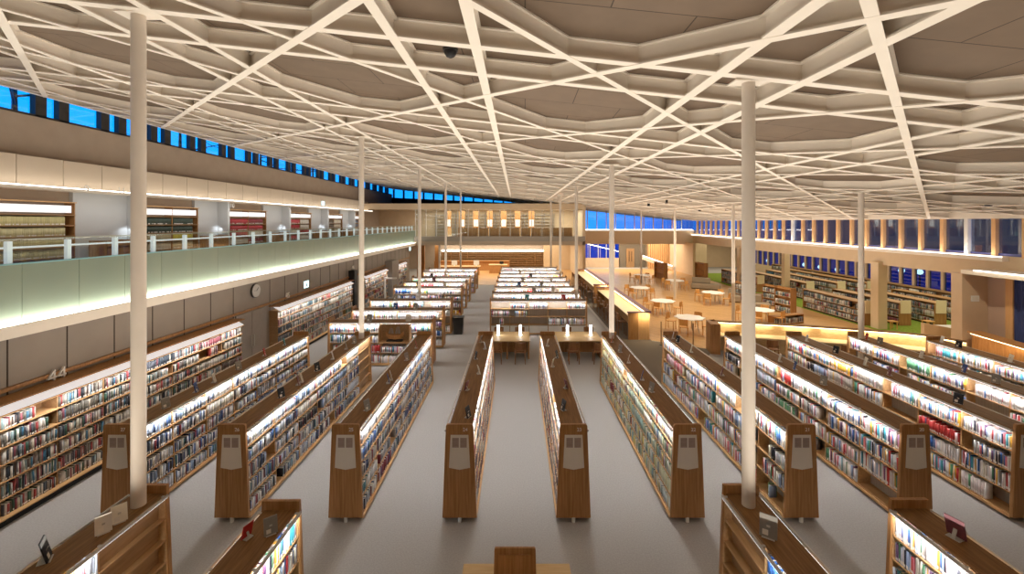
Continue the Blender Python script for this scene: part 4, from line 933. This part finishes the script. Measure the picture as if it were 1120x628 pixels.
# added uplights without fixtures fill the ceiling; balcony edge washes follow
UP = (math.pi, 0, 0)
area('ceiling_fill', (1, 10.6, 1.8), 18, 6.5, 640, WARM, UP)
area('ceiling_fill', (-1.5, 26, 1.9), 10, 20, 640, WARM, UP)
area('ceiling_fill', (11.5, 27, 2.2), 10, 18, 760, WARM, UP)
area('ceiling_fill', (0, 3.6, 1.8), 14, 3, 330, WARM, UP)
area('ceiling_fill', (-11.5, 20, 4.9), 3, 34, 260, WARM, UP)
area('bulkhead_wash', (-13.4, 20, 6.31), .05, 36, 28, WARM, (math.pi, math.radians(-20), 0))
area('balcony_wash', (-9.02, 18, 3.45), .05, 39, 230, (1, .95, .86), (math.pi, math.radians(-12), 0))
area('upper_room_fill', (-1.5, 40.5, 6.4), 14, 4, 1000, WARM)  # added overhead fill that brightens the glazed room
area('lower_rear_fill', (-2, 43.5, 3.15), 14, 8, 900, (1, .86, .64))  # added overhead fill that brightens the rear walls
area('lobby_light', (12, 46.5, 3.05), 10, 5, 600, (1, .86, .64))
area('wing_light', (22, 31, 3.15), 6, 34, 720, (1, .86, .62))
area('upper_shelf_light', (-12.9, 20, 6.15), .3, 34, 110, COOL)
area('right_fascia_wash', (17.72, 29, 4.02), .05, 27, 90, WARM, (math.pi, math.radians(10), 0))
area('study_counter_fill', (5.42, 22.8, 1.75), .5, 7.2, 26, (1, .9, .7))  # added unseen panels above the desks, brighten the counter tops
area('study_counter_fill', (5.42, 32, 1.75), .5, 8.7, 32, (1, .9, .7))
for y in (19.0, 27.5): area('counter_end_light', (5.7, y-.09, 1.19), .5, .04, 8, (1, .8, .45), (math.radians(20), 0, 0))
for k in range(8):
    a, d_ = cpath(.06+.125*k), (cpath(.07+.12*k)-cpath(.05+.12*k)).normalized(); area('curved_counter_light', (a.x+d_.y*.14, a.y-d_.x*.14, 1.12), .9, .05, 3.2, (1, .84, .55), (0, 0, math.atan2(d_.y, d_.x)))
area('low_counter_light', (16.36, 14, 1.15), .05, 3, 12, (1, .7, .35), (0, math.radians(20), 0))

# world: dusk sky, bright azure to the left and rear, dark to the right
w = bpy.data.worlds.new('dusk'); bpy.context.scene.world = w; w.use_nodes = True; nt = w.node_tree; nt.nodes.clear()
o = nt.nodes.new('ShaderNodeOutputWorld'); bg = nt.nodes.new('ShaderNodeBackground'); tc = nt.nodes.new('ShaderNodeTexCoord'); sx = nt.nodes.new('ShaderNodeSeparateXYZ'); mr = nt.nodes.new('ShaderNodeMapRange'); rp = nt.nodes.new('ShaderNodeValToRGB')
mr.inputs['From Min'].default_value = -1; mr.inputs['From Max'].default_value = 1
e = rp.color_ramp.elements; e[0].position = 0; e[0].color = (.0, .30, 1.0, 1); e[1].position = 1; e[1].color = (.008, .015, .026, 1)
for p_, c_ in ((.56, (.01, .28, 1.0, 1)), (.62, (.025, .17, .82, 1)), (.69, (.016, .06, .30, 1)), (.75, (.012, .03, .11, 1)), (.80, (.012, .02, .045, 1))):
    n = e.new(p_); n.color = c_
L = nt.links.new; L(tc.outputs['Generated'], sx.inputs[0]); L(sx.outputs['X'], mr.inputs['Value']); L(mr.outputs['Result'], rp.inputs['Fac']); L(rp.outputs['Color'], bg.inputs['Color']); L(bg.outputs[0], o.inputs['Surface'])
bg.inputs['Strength'].default_value = 1.8

# ------------------------------------------------------------------ camera
cam = bpy.data.cameras.new('camera'); co = bpy.data.objects.new('camera', cam); C.objects.link(co)
co.location = (0, 0, H); co.rotation_euler = (math.pi/2, 0, 0)
cam.sensor_width = 36; cam.lens = 36*F/1120; cam.shift_x = -(CX-560)/1120; cam.shift_y = -(314-CY)/1120; cam.clip_start = .05; cam.clip_end = 400
sc = bpy.context.scene; sc.camera = co
sc.view_settings.view_transform = 'Standard'; sc.view_settings.look = 'None'; sc.view_settings.exposure = .15; sc.view_settings.gamma = 1.06
sc.cycles.use_denoising = True; sc.cycles.max_bounces = 8; sc.cycles.transparent_max_bounces = 16; sc.cycles.sample_clamp_indirect = 6
